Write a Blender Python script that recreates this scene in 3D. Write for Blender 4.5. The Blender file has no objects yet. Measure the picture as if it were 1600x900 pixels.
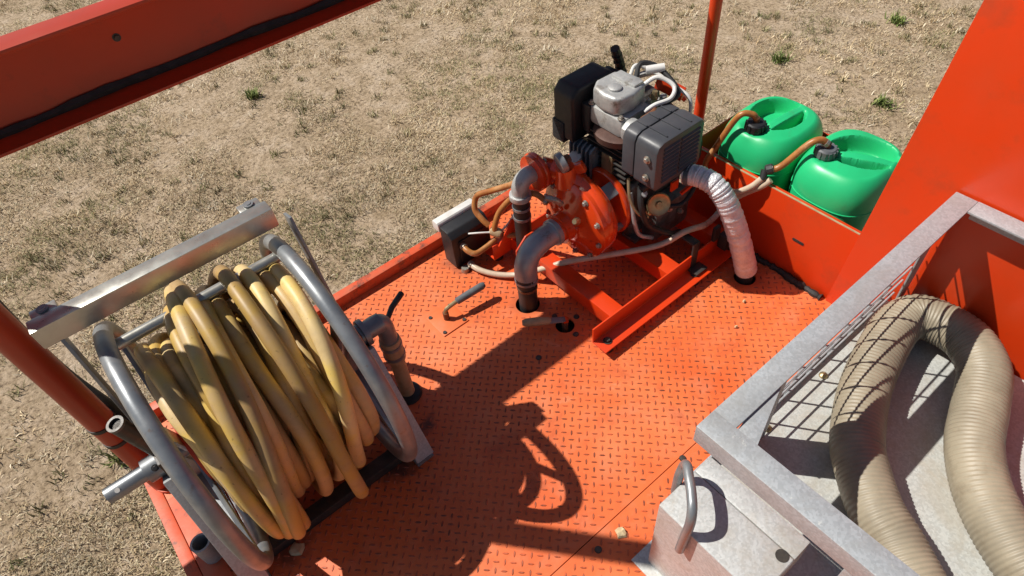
import bpy, bmesh, math, random
import numpy as np
from mathutils import Vector, Matrix, Quaternion
R = math.radians
random.seed(4); rng = np.random.default_rng(4)
sc = bpy.context.scene
COL = sc.collection
# ---------------------------------------------------------------- camera, sky, sun, exposure
cd = bpy.data.cameras.new('camera'); cam = bpy.data.objects.new('camera', cd); COL.objects.link(cam)
right = Vector((0.76671939, -0.6374743, -0.07594665)); down = Vector((-0.51692192, -0.54287155, -0.66187779)); fwd = Vector((0.38070081, 0.54673302, -0.74575458))
M = Matrix(((right.x, -down.x, -fwd.x, 0), (right.y, -down.y, -fwd.y, 0), (right.z, -down.z, -fwd.z, 1.4), (0, 0, 0, 1)))
cam.matrix_world = M
cd.sensor_width = 36; cd.lens = 36 * 1024.85 / 1600; cd.shift_x = -8 / 1600
cd.clip_start = 0.02; cd.clip_end = 2000
sc.camera = cam
world = bpy.data.worlds.new('World'); sc.world = world; world.use_nodes = True
wn = world.node_tree; bg = wn.nodes['Background']
sky = wn.nodes.new('ShaderNodeTexSky'); sky.sky_type = 'NISHITA'; sky.sun_disc = False
LIGHT = Vector((0.49, -0.585, -1.0)).normalized()
sky.sun_elevation = math.asin(-LIGHT.z); sky.sun_rotation = math.atan2(-LIGHT.x, -LIGHT.y)
sky.air_density = 1.0; sky.dust_density = 0.7
wn.links.new(sky.outputs[0], bg.inputs[0]); bg.inputs[1].default_value = 0.05
sd = bpy.data.lights.new('sun', 'SUN'); sd.energy = 5.0; sd.angle = R(0.53); sd.color = (1, 0.955, 0.88)
sun = bpy.data.objects.new('sun', sd); COL.objects.link(sun); sun.location = (-3, 4, 8)
sun.rotation_euler = LIGHT.to_track_quat('-Z', 'Y').to_euler()
sc.view_settings.view_transform = 'Standard'; sc.view_settings.look = 'None'
sc.view_settings.exposure = 0.15; sc.view_settings.gamma = 1; sc.view_settings.use_curve_mapping = False
sc.render.engine = 'CYCLES'

# ---------------------------------------------------------------- materials
def srgb(r, g, b):
    f = lambda c: (c / 255 / 12.92) if c / 255 <= 0.04045 else ((c / 255 + 0.055) / 1.055) ** 2.4
    return (f(r), f(g), f(b))
def NT(name):
    m = bpy.data.materials.new(name); m.use_nodes = True
    nt = m.node_tree; return m, nt, nt.nodes['Principled BSDF']
def node(nt, t, **kw):
    n = nt.nodes.new(t)
    for k, v in kw.items(): setattr(n, k, v)
    return n
def ramp(nt, fac, stops):
    r = node(nt, 'ShaderNodeValToRGB'); e = r.color_ramp.elements
    while len(e) < len(stops): e.new(0.5)
    for i, (p, c) in enumerate(stops):
        e[i].position = p; e[i].color = (*c, 1) if len(c) == 3 else c
    nt.links.new(fac, r.inputs[0]); return r.outputs[0]
def noise(nt, scale, detail=4, rough=0.55, vec=None, dist=0.0):
    n = node(nt, 'ShaderNodeTexNoise'); n.inputs['Scale'].default_value = scale; n.inputs['Detail'].default_value = detail
    n.inputs['Roughness'].default_value = rough; n.inputs['Distortion'].default_value = dist
    if vec is None:
        tc = node(nt, 'ShaderNodeTexCoord'); vec = tc.outputs['Object']
    nt.links.new(vec, n.inputs['Vector']); return n.outputs['Fac']
def mixc(nt, fac, a, b, mode='MIX'):
    n = node(nt, 'ShaderNodeMix', data_type='RGBA', blend_type=mode)
    for sock, v in ((n.inputs[0], fac), (n.inputs[6], a), (n.inputs[7], b)):
        if isinstance(v, (int, float)): sock.default_value = v
        elif isinstance(v, tuple): sock.default_value = (*v, 1) if len(v) == 3 else v
        else: nt.links.new(v, sock)
    return n.outputs[2]
def bump(nt, p, h, strength=0.3, dist=0.002):
    b = node(nt, 'ShaderNodeBump'); b.inputs['Strength'].default_value = strength; b.inputs['Distance'].default_value = dist
    nt.links.new(h, b.inputs['Height']); nt.links.new(b.outputs[0], p.inputs['Normal'])
def simple(name, c1, c2=None, scale=30, rough=0.5, metal=0.0, bstr=0.15, bscale=None, coat=0.0, lo=0.4, hi=0.65, grime=None, gl=0.58, gh=0.72, gscale=9, spec=0.5):
    m, nt, p = NT(name); c2 = c2 or tuple(min(1, c * 0.8) for c in c1)
    f = noise(nt, scale, 5, 0.6)
    col = ramp(nt, f, [(lo, c1), (hi, c2)])
    if grime:
        g = noise(nt, gscale, 7, 0.68)
        gm = ramp(nt, g, [(gl, (0, 0, 0)), (gh, (1, 1, 1))])
        col = mixc(nt, gm, col, grime)
    nt.links.new(col, p.inputs['Base Color'])
    p.inputs['Metallic'].default_value = metal
    rr = node(nt, 'ShaderNodeMapRange'); rr.inputs[3].default_value = max(0.03, rough - 0.12); rr.inputs[4].default_value = min(1, rough + 0.15)
    nt.links.new(noise(nt, scale * 1.7, 4), rr.inputs[0]); nt.links.new(rr.outputs[0], p.inputs['Roughness'])
    p.inputs['Coat Weight'].default_value = coat; p.inputs['Coat Roughness'].default_value = 0.12
    p.inputs['Specular IOR Level'].default_value = spec
    if bstr: bump(nt, p, noise(nt, bscale or scale * 4, 4), bstr, 0.0015)
    return m

MAT = {}
def deck_paint():
    m, nt, p = NT('deck_paint')
    big = noise(nt, 3.2, 6, 0.6); fine = noise(nt, 60, 6, 0.7); mid = noise(nt, 14, 6, 0.65)
    c = ramp(nt, big, [(0.32, (0.64, 0.108, 0.024)), (0.52, (0.72, 0.155, 0.042)), (0.72, (0.76, 0.215, 0.08))])
    dust = ramp(nt, mid, [(0.5, (0, 0, 0)), (0.78, (0.5, 0.5, 0.5))])
    c = mixc(nt, dust, c, (0.62, 0.24, 0.13))
    st = noise(nt, 5.5, 8, 0.72, dist=0.6)
    c = mixc(nt, ramp(nt, st, [(0.30, (0.55, 0.55, 0.55)), (0.45, (0, 0, 0))]), c, (0.36, 0.060, 0.024))
    c = mixc(nt, ramp(nt, noise(nt, 8.5, 8, 0.75, dist=0.8), [(0.60, (0, 0, 0)), (0.74, (0.55, 0.55, 0.55))]), c, (0.78, 0.34, 0.20))
    sc_ = ramp(nt, fine, [(0.66, (0, 0, 0)), (0.76, (0.55, 0.55, 0.55))])
    c = mixc(nt, sc_, c, (0.22, 0.05, 0.022))
    # grease spots on the plate beside the reel feet
    tc = node(nt, 'ShaderNodeTexCoord')
    wob = node(nt, 'ShaderNodeTexNoise'); wob.inputs['Scale'].default_value = 26; wob.inputs['Detail'].default_value = 5
    nt.links.new(tc.outputs['Object'], wob.inputs['Vector'])
    ad = node(nt, 'ShaderNodeVectorMath', operation='MULTIPLY_ADD'); ad.inputs[1].default_value = (0.10, 0.10, 0); 
    nt.links.new(wob.outputs['Color'], ad.inputs[0]); nt.links.new(tc.outputs['Object'], ad.inputs[2])
    for (x, y, r, s) in ((0.16, 0.79, 0.05, 0.85), (0.27, 0.83, 0.035, 0.8), (-0.13, 0.79, 0.06, 0.7), (0.70, 0.957, 0.06, 0.3), (1.22, 0.62, 0.09, 0.35), (0.66, 1.23, 0.07, 0.5), (0.36, 0.55, 0.03, 0.35)):
        d = node(nt, 'ShaderNodeVectorMath', operation='DISTANCE'); d.inputs[1].default_value = (x + 0.05, y + 0.05, 0)
        nt.links.new(ad.outputs[0], d.inputs[0])
        mr = node(nt, 'ShaderNodeMapRange'); mr.inputs[1].default_value = r; mr.inputs[2].default_value = r * 0.35; mr.inputs[3].default_value = 0; mr.inputs[4].default_value = s
        nt.links.new(d.outputs['Value'], mr.inputs[0])
        c = mixc(nt, mr.outputs[0], c, (0.05, 0.03, 0.025))
    nt.links.new(c, p.inputs['Base Color'])
    rr = node(nt, 'ShaderNodeMapRange'); rr.inputs[3].default_value = 0.36; rr.inputs[4].default_value = 0.62
    nt.links.new(mid, rr.inputs[0]); nt.links.new(rr.outputs[0], p.inputs['Roughness'])
    bump(nt, p, fine, 0.12, 0.001)
    return m
def tread_paint():
    m, nt, p = NT('worn_tread')
    f = noise(nt, 75, 3, 0.6); b = noise(nt, 5, 4, 0.6)
    c = ramp(nt, f, [(0.34, (0.55, 0.105, 0.036)), (0.5, (0.26, 0.065, 0.030)), (0.72, (0.11, 0.042, 0.027))])
    bb = ramp(nt, b, [(0.42, (0, 0, 0)), (0.62, (0.75, 0.75, 0.75))])
    c = mixc(nt, bb, c, (0.6, 0.13, 0.05))
    nt.links.new(c, p.inputs['Base Color']); p.inputs['Roughness'].default_value = 0.42
    return m
MAT['deck'] = deck_paint(); MAT['tread'] = tread_paint()
MAT['orange'] = simple('orange_paint', (0.68, 0.046, 0.004), (0.62, 0.052, 0.009), 6, 0.36, bstr=0.05, coat=0.08, grime=(0.40, 0.055, 0.018), gl=0.54, gh=0.82, gscale=7)
MAT['orange_worn'] = simple('worn_orange_paint', (0.62, 0.08, 0.02), (0.55, 0.12, 0.05), 18, 0.5, bstr=0.25, grime=(0.13, 0.05, 0.03), gl=0.53, gh=0.66, gscale=22)
MAT['beam'] = simple('beam_paint', (0.46, 0.034, 0.006), (0.40, 0.038, 0.010), 5, 0.36, bstr=0.06, coat=0.0, grime=(0.20, 0.03, 0.012), gl=0.6, gh=0.8)
MAT['pump_red'] = simple('glossy_pump_paint', (0.70, 0.062, 0.008), (0.62, 0.048, 0.008), 12, 0.15, bstr=0.25, bscale=55, coat=0.6, grime=(0.25, 0.03, 0.012), gl=0.62, gh=0.74, gscale=20)
MAT['black_grime'] = simple('black_mastic', (0.02, 0.018, 0.017), (0.035, 0.03, 0.028), 60, 0.7, bstr=0.5)
def galv(name, base=(0.40, 0.42, 0.435), metal=0.25, rough=0.45, warm=0.0):
    m, nt, p = NT(name)
    tc = node(nt, 'ShaderNodeTexCoord')
    v = node(nt, 'ShaderNodeTexVoronoi'); v.inputs['Scale'].default_value = 260; nt.links.new(tc.outputs['Object'], v.inputs['Vector'])
    bw = node(nt, 'ShaderNodeRGBToBW'); nt.links.new(v.outputs['Color'], bw.inputs[0])
    a = tuple(c * 0.88 for c in base); b = tuple(min(1, c * 1.08) for c in base)
    c = ramp(nt, bw.outputs[0], [(0.25, a), (0.75, b)])
    st = ramp(nt, noise(nt, 9, 8, 0.75, dist=0.7), [(0.46, (0, 0, 0)), (0.72, (0.85, 0.85, 0.85))])
    c = mixc(nt, st, c, (0.40, 0.345, 0.265) if warm else (0.33, 0.325, 0.31))
    sp = ramp(nt, noise(nt, 55, 5, 0.7), [(0.64, (0, 0, 0)), (0.72, (0.7, 0.7, 0.7))])
    c = mixc(nt, sp, c, (0.62, 0.62, 0.58))
    nt.links.new(c, p.inputs['Base Color']); p.inputs['Metallic'].default_value = metal
    rr = node(nt, 'ShaderNodeMapRange'); rr.inputs[3].default_value = rough - 0.1; rr.inputs[4].default_value = rough + 0.2
    nt.links.new(noise(nt, 20, 5), rr.inputs[0]); nt.links.new(rr.outputs[0], p.inputs['Roughness'])
    bump(nt, p, noise(nt, 120, 5, 0.6), 0.12, 0.001)
    return m
MAT['galv'] = galv('galvanised_steel'); MAT['galv_floor'] = galv('weathered_galvanised_sheet', (0.50, 0.51, 0.485), 0.2, 0.6, 1)
MAT['galv_box'] = galv('galvanised_box_sheet', (0.54, 0.55, 0.54), 0.3, 0.5, 1)
MAT['tube_steel'] = simple('grey_tube_steel', (0.22, 0.235, 0.25), (0.30, 0.31, 0.315), 24, 0.38, 0.45, 0.12, grime=(0.20, 0.12, 0.08), gl=0.62, gh=0.75, gscale=26)
MAT['bar_steel'] = simple('bright_bar_steel', (0.50, 0.50, 0.46), (0.40, 0.395, 0.36), 20, 0.30, 0.7, 0.1)
MAT['dark_steel'] = simple('dark_steel', (0.06, 0.058, 0.058), (0.10, 0.085, 0.07), 40, 0.5, 0.6, 0.3)
MAT['bolt'] = simple('zinc_bolt', (0.45, 0.43, 0.38), (0.30, 0.24, 0.18), 80, 0.4, 0.7, 0.2)
MAT['rust'] = simple('rusty_metal', (0.22, 0.085, 0.035), (0.12, 0.05, 0.028), 40, 0.75, 0.2, 0.5)
MAT['rubber'] = simple('black_rubber', (0.016, 0.016, 0.017), (0.032, 0.031, 0.03), 25, 0.55, 0, 0.3)
MAT['black_plastic'] = simple('black_plastic', (0.010, 0.010, 0.012), (0.016, 0.016, 0.018), 20, 0.5, 0, 0.25, bscale=160)
MAT['foam_black'] = simple('black_textured_cover', (0.014, 0.014, 0.015), (0.03, 0.03, 0.03), 90, 0.8, 0, 0.8, bscale=260)
MAT['grey_plastic'] = simple('dark_grey_plastic', (0.050, 0.052, 0.060), (0.072, 0.073, 0.080), 12, 0.42, 0, 0.15, bscale=150)
MAT['cast'] = simple('cast_aluminium', (0.42, 0.42, 0.41), (0.52, 0.52, 0.50), 50, 0.5, 0.45, 0.35, bscale=200, grime=(0.16, 0.13, 0.10), gl=0.55, gh=0.7, gscale=25)
MAT['cast_dark'] = simple('oily_cast_aluminium', (0.17, 0.165, 0.16), (0.09, 0.08, 0.07), 30, 0.5, 0.4, 0.4, bscale=150, grime=(0.035, 0.03, 0.026), gl=0.5, gh=0.68, gscale=18)
MAT['cast_blue'] = simple('grey_blue_casting', (0.15, 0.18, 0.21), (0.10, 0.12, 0.14), 40, 0.42, 0.4, 0.3, bscale=160)
MAT['white_part'] = simple('white_plastic', (0.72, 0.71, 0.68), (0.62, 0.60, 0.56), 30, 0.45, 0, 0.1)
MAT['brass'] = simple('dull_brass', (0.46, 0.36, 0.20), (0.34, 0.25, 0.14), 50, 0.4, 0.7, 0.2)
MAT['gasket'] = simple('rusty_brown_casting', (0.105, 0.052, 0.038), (0.075, 0.035, 0.026), 40, 0.6, 0.2, 0.35)
MAT['pipe_grey'] = simple('grey_pipe_paint', (0.27, 0.30, 0.33), (0.34, 0.36, 0.38), 26, 0.38, 0.35, 0.15, grime=(0.16, 0.11, 0.09), gl=0.62, gh=0.74, gscale=24)
MAT['green'] = simple('green_plastic', (0.020, 0.50, 0.185), (0.018, 0.44, 0.16), 8, 0.38, 0, 0.06, bscale=120, spec=0.5, grime=(0.05, 0.30, 0.12), gl=0.6, gh=0.8)
MAT['amber'] = simple('amber_rubber', (0.42, 0.17, 0.045), (0.30, 0.10, 0.026), 34, 0.35, 0, 0.1, grime=(0.55, 0.32, 0.15), gl=0.55, gh=0.7)
MAT['clear_tube'] = simple('cloudy_clear_tube', (0.60, 0.49, 0.38), (0.52, 0.40, 0.28), 30, 0.25, 0, 0.05)
MAT['grip'] = simple('grey_vinyl_grip', (0.10, 0.105, 0.115), (0.14, 0.145, 0.15), 40, 0.45, 0, 0.2)
MAT['tan_grip'] = simple('tan_worn_grip', (0.46, 0.33, 0.19), (0.36, 0.25, 0.14), 60, 0.55, 0, 0.3)
MAT['chip'] = simple('pale_chip', (0.62, 0.50, 0.30), (0.50, 0.36, 0.2), 60, 0.8, 0, 0.4)
def foil():
    m, nt, p = NT('aluminium_foil_duct')
    p.inputs['Metallic'].default_value = 0.3; p.inputs['Roughness'].default_value = 0.32
    c = ramp(nt, noise(nt, 45, 5), [(0.4, (0.86, 0.86, 0.88)), (0.65, (0.70, 0.69, 0.71))]); nt.links.new(c, p.inputs['Base Color'])
    bump(nt, p, noise(nt, 75, 6, 0.7, dist=1.5), 0.8, 0.006)
    return m
MAT['foil'] = foil()
def hose_mat():
    m, nt, p = NT('yellow_hose_rubber')
    c = ramp(nt, noise(nt, 7, 5, 0.6), [(0.32, (0.54, 0.40, 0.22)), (0.44, (0.68, 0.50, 0.24)), (0.55, (0.74, 0.53, 0.14)), (0.68, (0.63, 0.48, 0.27))])
    d = ramp(nt, noise(nt, 22, 7, 0.7), [(0.52, (0, 0, 0)), (0.76, (0.55, 0.55, 0.55))])
    c = mixc(nt, d, c, (0.40, 0.27, 0.12))
    s = ramp(nt, noise(nt, 130, 3, 0.6), [(0.66, (0, 0, 0)), (0.74, (0.6, 0.6, 0.6))])
    c = mixc(nt, s, c, (0.16, 0.10, 0.045))
    at = node(nt, 'ShaderNodeAttribute', attribute_name='wear')
    w_ = ramp(nt, at.outputs['Fac'], [(0.0, (0.52, 0.44, 0.36)), (0.35, (0.80, 0.74, 0.66)), (0.7, (1.0, 1.0, 1.0)), (1.0, (1.12, 1.10, 1.0))])
    c = mixc(nt, 1.0, c, w_, 'MULTIPLY')
    nt.links.new(c, p.inputs['Base Color']); p.inputs['Roughness'].default_value = 0.48
    bump(nt, p, noise(nt, 160, 5), 0.12, 0.001)
    return m
MAT['hose'] = hose_mat()
def suction_mat():
    m, nt, p = NT('ribbed_suction_hose_pvc')
    c = ramp(nt, noise(nt, 9, 5, 0.6), [(0.35, (0.25, 0.215, 0.155)), (0.65, (0.35, 0.30, 0.215))])
    d = ramp(nt, noise(nt, 26, 7, 0.7), [(0.5, (0, 0, 0)), (0.75, (0.7, 0.7, 0.7))])
    c = mixc(nt, d, c, (0.20, 0.16, 0.105)); nt.links.new(c, p.inputs['Base Color']); p.inputs['Roughness'].default_value = 0.5
    return m
MAT['suction'] = suction_mat()
def ground_mat():
    m, nt, p = NT('dry_ground')
    a = noise(nt, 1.3, 6, 0.65); b = noise(nt, 9, 8, 0.7); f = noise(nt, 42, 8, 0.78)
    c = ramp(nt, a, [(0.35, (0.46, 0.345, 0.225)), (0.5, (0.54, 0.415, 0.285)), (0.66, (0.62, 0.50, 0.375))])
    c2 = ramp(nt, b, [(0.36, (0.32, 0.245, 0.15)), (0.5, (0.55, 0.435, 0.30)), (0.66, (0.70, 0.59, 0.46))])
    c = mixc(nt, 0.55, c, c2)
    c3 = ramp(nt, f, [(0.38, (0.16, 0.12, 0.085)), (0.47, (0.78, 0.74, 0.70)), (0.6, (1.05, 1.02, 1.0)), (0.72, (1.3, 1.27, 1.25))])
    c = mixc(nt, 0.8, c, c3, 'MULTIPLY'); c = mixc(nt, 1.0, c, (0.97, 0.965, 0.965), 'MULTIPLY')
    nt.links.new(c, p.inputs['Base Color']); p.inputs['Roughness'].default_value = 0.95; p.inputs['Specular IOR Level'].default_value = 0.1
    bump(nt, p, f, 0.9, 0.02)
    return m
MAT['ground'] = ground_mat()
def grass_mat():
    m, nt, p = NT('dry_grass_blades')
    at = node(nt, 'ShaderNodeAttribute', attribute_name='tint'); nt.links.new(at.outputs['Color'], p.inputs['Base Color'])
    p.inputs['Roughness'].default_value = 0.7; p.inputs['Specular IOR Level'].default_value = 0.2
    return m
MAT['grass'] = grass_mat()

# ---------------------------------------------------------------- mesh builder
class MB:
    def __init__(s): s.v = []; s.f = []
    def add(s, vs, fs):
        o = len(s.v); s.v += [tuple(v) for v in vs]; s.f += [tuple(i + o for i in f) for f in fs]; return s
    def box(s, a, b, mat=None):
        x0, y0, z0 = a; x1, y1, z1 = b
        vs = [Vector(p) for p in ((x0, y0, z0), (x1, y0, z0), (x1, y1, z0), (x0, y1, z0), (x0, y0, z1), (x1, y0, z1), (x1, y1, z1), (x0, y1, z1))]
        if mat is not None: vs = [mat @ v for v in vs]
        return s.add(vs, [(0, 3, 2, 1), (4, 5, 6, 7), (0, 1, 5, 4), (1, 2, 6, 5), (2, 3, 7, 6), (3, 0, 4, 7)])
    def bar(s, p, q, w, h, up=(0, 0, 1)):
        p, q = Vector(p), Vector(q); d = (q - p); L = d.length; d.normalize(); up = Vector(up)
        sd_ = d.cross(up).normalized(); u2 = sd_.cross(d)
        m = Matrix(((d.x, sd_.x, u2.x, p.x), (d.y, sd_.y, u2.y, p.y), (d.z, sd_.z, u2.z, p.z), (0, 0, 0, 1)))
        return s.box((0, -w / 2, -h / 2), (L, w / 2, h / 2), m)
    def tube(s, pts, r, n=12, closed=False, cap=True):
        pts = [Vector(p) for p in pts]; k = len(pts)
        rs = r if hasattr(r, '__len__') else [r] * k
        T = []
        for i in range(k):
            a = pts[(i - 1) % k] if (closed or i) else pts[0]; b = pts[(i + 1) % k] if (closed or i < k - 1) else pts[-1]
            T.append((b - a).normalized())
        N = T[0].orthogonal().normalized(); vs = []; 
        for i in range(k):
            if i:
                q = T[i - 1].rotation_difference(T[i]); N = q @ N
                N = (N - T[i] * N.dot(T[i])).normalized()
            Bn = T[i].cross(N)
            for j in range(n):
                a = 2 * math.pi * j / n; vs.append(pts[i] + (N * math.cos(a) + Bn * math.sin(a)) * rs[i])
        fs = []
        kk = k if closed else k - 1
        for i in range(kk):
            i2 = (i + 1) % k
            off = 0
            if closed and i2 == 0:   # align the last ring with the first
                best = min(range(n), key=lambda o: (vs[i * n] - vs[o]).length); off = best
            for j in range(n):
                fs.append((i * n + j, i * n + (j + 1) % n, i2 * n + (j + 1 + off) % n, i2 * n + (j + off) % n))
        if cap and not closed:
            fs.append(tuple(reversed(range(n)))); fs.append(tuple((k - 1) * n + j for j in range(n)))
        return s.add(vs, fs)
    def lathe(s, prof, o, ax=(0, 0, 1), n=28):
        o = Vector(o); ax = Vector(ax).normalized(); e1 = ax.orthogonal().normalized(); e2 = ax.cross(e1); vs = []; fs = []
        for t, r in prof:
            for j in range(n):
                a = 2 * math.pi * j / n; vs.append(o + ax * t + (e1 * math.cos(a) + e2 * math.sin(a)) * max(r, 1e-5))
        for i in range(len(prof) - 1):
            for j in range(n): fs.append((i * n + j, i * n + (j + 1) % n, (i + 1) * n + (j + 1) % n, (i + 1) * n + j))
        fs.append(tuple(reversed(range(n)))); fs.append(tuple((len(prof) - 1) * n + j for j in range(n)))
        return s.add(vs, fs)
    def cyl(s, p, q, r, n=20, r2=None):
        p, q = Vector(p), Vector(q); return s.lathe([(0, r), ((q - p).length, r if r2 is None else r2)], p, q - p, n)
    def prism(s, poly, ax, a, b):
        # poly: 2-D points in the plane across axis ax
        def P(u, v, w): return {'x': (w, u, v), 'y': (u, w, v), 'z': (u, v, w)}[ax]
        n = len(poly); vs = [P(u, v, a) for u, v in poly] + [P(u, v, b) for u, v in poly]
        fs = [tuple(range(n))[::-1], tuple(range(n, 2 * n))] + [(i, (i + 1) % n, n + (i + 1) % n, n + i) for i in range(n)]
        return s.add(vs, fs)
    def build(s, name, mat, parent=None, bev=0, seg=2, smooth=35):
        me = bpy.data.meshes.new(name); me.from_pydata(s.v, [], s.f)
        bm = bmesh.new(); bm.from_mesh(me); bmesh.ops.recalc_face_normals(bm, faces=bm.faces)
        if bev: 
            ed = [e for e in bm.edges if len(e.link_faces) == 2 and e.calc_face_angle(0) > R(30)]
            bmesh.ops.bevel(bm, geom=ed, offset=bev, segments=seg, profile=0.6, affect='EDGES', clamp_overlap=True)
        bm.to_mesh(me); bm.free()
        me.materials.append(MAT[mat] if isinstance(mat, str) else mat)
        if smooth:
            me.shade_smooth(); me.set_sharp_from_angle(angle=R(smooth))
        o = bpy.data.objects.new(name, me); COL.objects.link(o)
        if parent is not None:
            o.parent = parent; o.matrix_parent_inverse = parent_inv(parent)
        return o
def parent_inv(p):
    m = p.matrix_basis.copy(); q = p
    while q.parent is not None:
        m = q.parent.matrix_basis @ q.matrix_parent_inverse @ m if False else m; q = q.parent
    return Matrix.Translation(-world_loc(p))
def world_loc(p):
    # things carry only a translation; parts sit at the origin of their thing's world frame
    return Vector(p.get('_loc', (0, 0, 0)))
def spline(pts, per=10, closed=False):
    pts = [Vector(p) for p in pts]; k = len(pts); out = []
    rngk = range(k if closed else k - 1)
    for i in rngk:
        if closed: p0, p1, p2, p3 = pts[(i - 1) % k], pts[i], pts[(i + 1) % k], pts[(i + 2) % k]
        else:
            p1, p2 = pts[i], pts[i + 1]; p0 = pts[i - 1] if i else p1 * 2 - p2; p3 = pts[i + 2] if i + 2 < k else p2 * 2 - p1
        for j in range(per):
            t = j / per
            out.append(0.5 * ((2 * p1) + (p2 - p0) * t + (2 * p0 - 5 * p1 + 4 * p2 - p3) * t * t + (3 * p1 - p0 - 3 * p2 + p3) * t ** 3))
    if not closed: out.append(pts[-1])
    return out
def tag(o, label=None, cat=None, group=None, kind=None):
    if label: o['label'] = label
    if cat: o['category'] = cat
    if group: o['group'] = group
    if kind: o['kind'] = kind
    return o
def thing(name, loc, label, cat, group=None):
    o = bpy.data.objects.new(name, None); COL.objects.link(o); o.location = loc; o.empty_display_size = 0.05
    LOC[o.name] = Vector(loc); return tag(o, label, cat, group)
LOC = {}
def world_loc(p): return LOC.get(p.name, Vector((0, 0, 0)))
def circle(o, ax, r, n):
    o = Vector(o); ax = Vector(ax).normalized(); e1 = ax.orthogonal().normalized(); e2 = ax.cross(e1)
    return [o + (e1 * math.cos(2 * math.pi * i / n) + e2 * math.sin(2 * math.pi * i / n)) * r for i in range(n)]
def hexbolt(p, ax, r, h, parent, name='bolt', mat='bolt'):
    ax = Vector(ax).normalized(); p = Vector(p)
    b = MB(); b.lathe([(0, r * 1.7), (h * 0.25, r * 1.7)], p, ax, 14); b.lathe([(h * 0.2, r * 1.15), (h * 0.85, r * 1.15), (h, r * 0.95)], p, ax, 6)
    return b.build(name, mat, parent, smooth=30)

# ================================================================ SETTING
GZ = -0.95
g = MB(); S = 350
g.add([(-S, -S, GZ), (S, -S, GZ), (S, S, GZ), (-S, S, GZ)], [(0, 1, 2, 3)])
tag(g.build('ground', 'ground', smooth=0), kind='structure')

def vnoise(x, y, s, seed):
    r = np.random.default_rng(seed); G = r.random((64, 64)); x = x * s + 100; y = y * s + 100
    xi = np.floor(x).astype(int); yi = np.floor(y).astype(int); fx = x - xi; fy = y - yi
    fx = fx * fx * (3 - 2 * fx); fy = fy * fy * (3 - 2 * fy)
    A = G[xi % 64, yi % 64]; B = G[(xi + 1) % 64, yi % 64]; C = G[xi % 64, (yi + 1) % 64]; D = G[(xi + 1) % 64, (yi + 1) % 64]
    return (A * (1 - fx) + B * fx) * (1 - fy) + (C * (1 - fx) + D * fx) * fy
def blades(cx, cy, per, rad, lmin, lmax, wid, palette, seed, lean=(0.5, 1.25)):
    r = np.random.default_rng(seed); n = len(cx) * per
    bx = np.repeat(cx, per) + r.normal(0, rad, n); by = np.repeat(cy, per) + r.normal(0, rad, n)
    L = r.uniform(lmin, lmax, n); az = r.uniform(0, 2 * np.pi, n); ln = r.uniform(*lean, n); w = wid * r.uniform(0.6, 1.4, n)
    d = np.stack([np.cos(az) * np.sin(ln), np.sin(az) * np.sin(ln), np.cos(ln)], 1)
    sdv = np.stack([-np.sin(az), np.cos(az), np.zeros(n)], 1) * (w / 2)[:, None]
    b = np.stack([bx, by, np.full(n, GZ + 0.001)], 1)
    mid = b + d * (L * 0.5)[:, None]
    ln2 = np.minimum(ln + r.uniform(0.1, 0.6, n), 1.75); az2 = az + r.normal(0, 0.5, n)
    d2 = np.stack([np.cos(az2) * np.sin(ln2), np.sin(az2) * np.sin(ln2), np.cos(ln2)], 1)
    tip = mid + d2 * (L * 0.5)[:, None]; tip[:, 2] = np.maximum(tip[:, 2], GZ + 0.002)
    V = np.stack([b - sdv, b + sdv, mid + sdv * 0.8, mid - sdv * 0.8, tip], 1).reshape(-1, 3)
    i = np.arange(n)[:, None] * 5
    F = np.concatenate([i + np.array([[0, 1, 2]]), i + np.array([[0, 2, 3]]), i + np.array([[3, 2, 4]])], 1).reshape(-1, 3)
    pal = np.array(palette); k = r.integers(0, len(pal), n); k2 = np.repeat(r.integers(0, len(pal), len(cx)), per)
    k = np.where(r.random(n) < 0.55, k2, k)
    colr = pal[k] * r.uniform(0.7, 1.22, n)[:, None] * (0.70 + 0.52 * vnoise(bx, by, 2.3, 77))[:, None]
    return V, F, np.repeat(colr, 5, axis=0)
def grass_mesh(name, parts, mat='grass'):
    V = []; F = []; Cc = []; o = 0
    for v, f, c in parts: V.append(v); F.append(f + o); Cc.append(c); o += len(v)
    V = np.concatenate(V); F = np.concatenate(F); Cc = np.concatenate(Cc)
    me = bpy.data.meshes.new(name); me.vertices.add(len(V)); me.vertices.foreach_set('co', V.ravel().astype(np.float32))
    me.loops.add(F.size); me.loops.foreach_set('vertex_index', F.ravel().astype(np.int32))
    me.polygons.add(len(F)); me.polygons.foreach_set('loop_start', (np.arange(len(F)) * 3).astype(np.int32))
    me.update(calc_edges=True)
    a = me.color_attributes.new('tint', 'FLOAT_COLOR', 'POINT')
    a.data.foreach_set('color', np.concatenate([Cc, np.ones((len(Cc), 1))], 1).ravel().astype(np.float32))
    me.materials.append(MAT[mat]); ob = bpy.data.objects.new(name, me); COL.objects.link(ob); return ob
straw = [(0.58, 0.45, 0.27), (0.66, 0.53, 0.34), (0.50, 0.37, 0.21), (0.72, 0.61, 0.43), (0.40, 0.29, 0.17), (0.54, 0.46, 0.29), (0.26, 0.18, 0.11)]
olive = [(0.26, 0.25, 0.11), (0.33, 0.30, 0.15), (0.20, 0.20, 0.085), (0.42, 0.36, 0.19), (0.38, 0.32, 0.18)]
parts = []
N = 150000
X = rng.uniform(-1.9, 6.6, N); Y = rng.uniform(-0.6, 8.8, N)
ok = ~((X > -0.42) & (X < 1.7) & (Y < 1.38))
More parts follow.
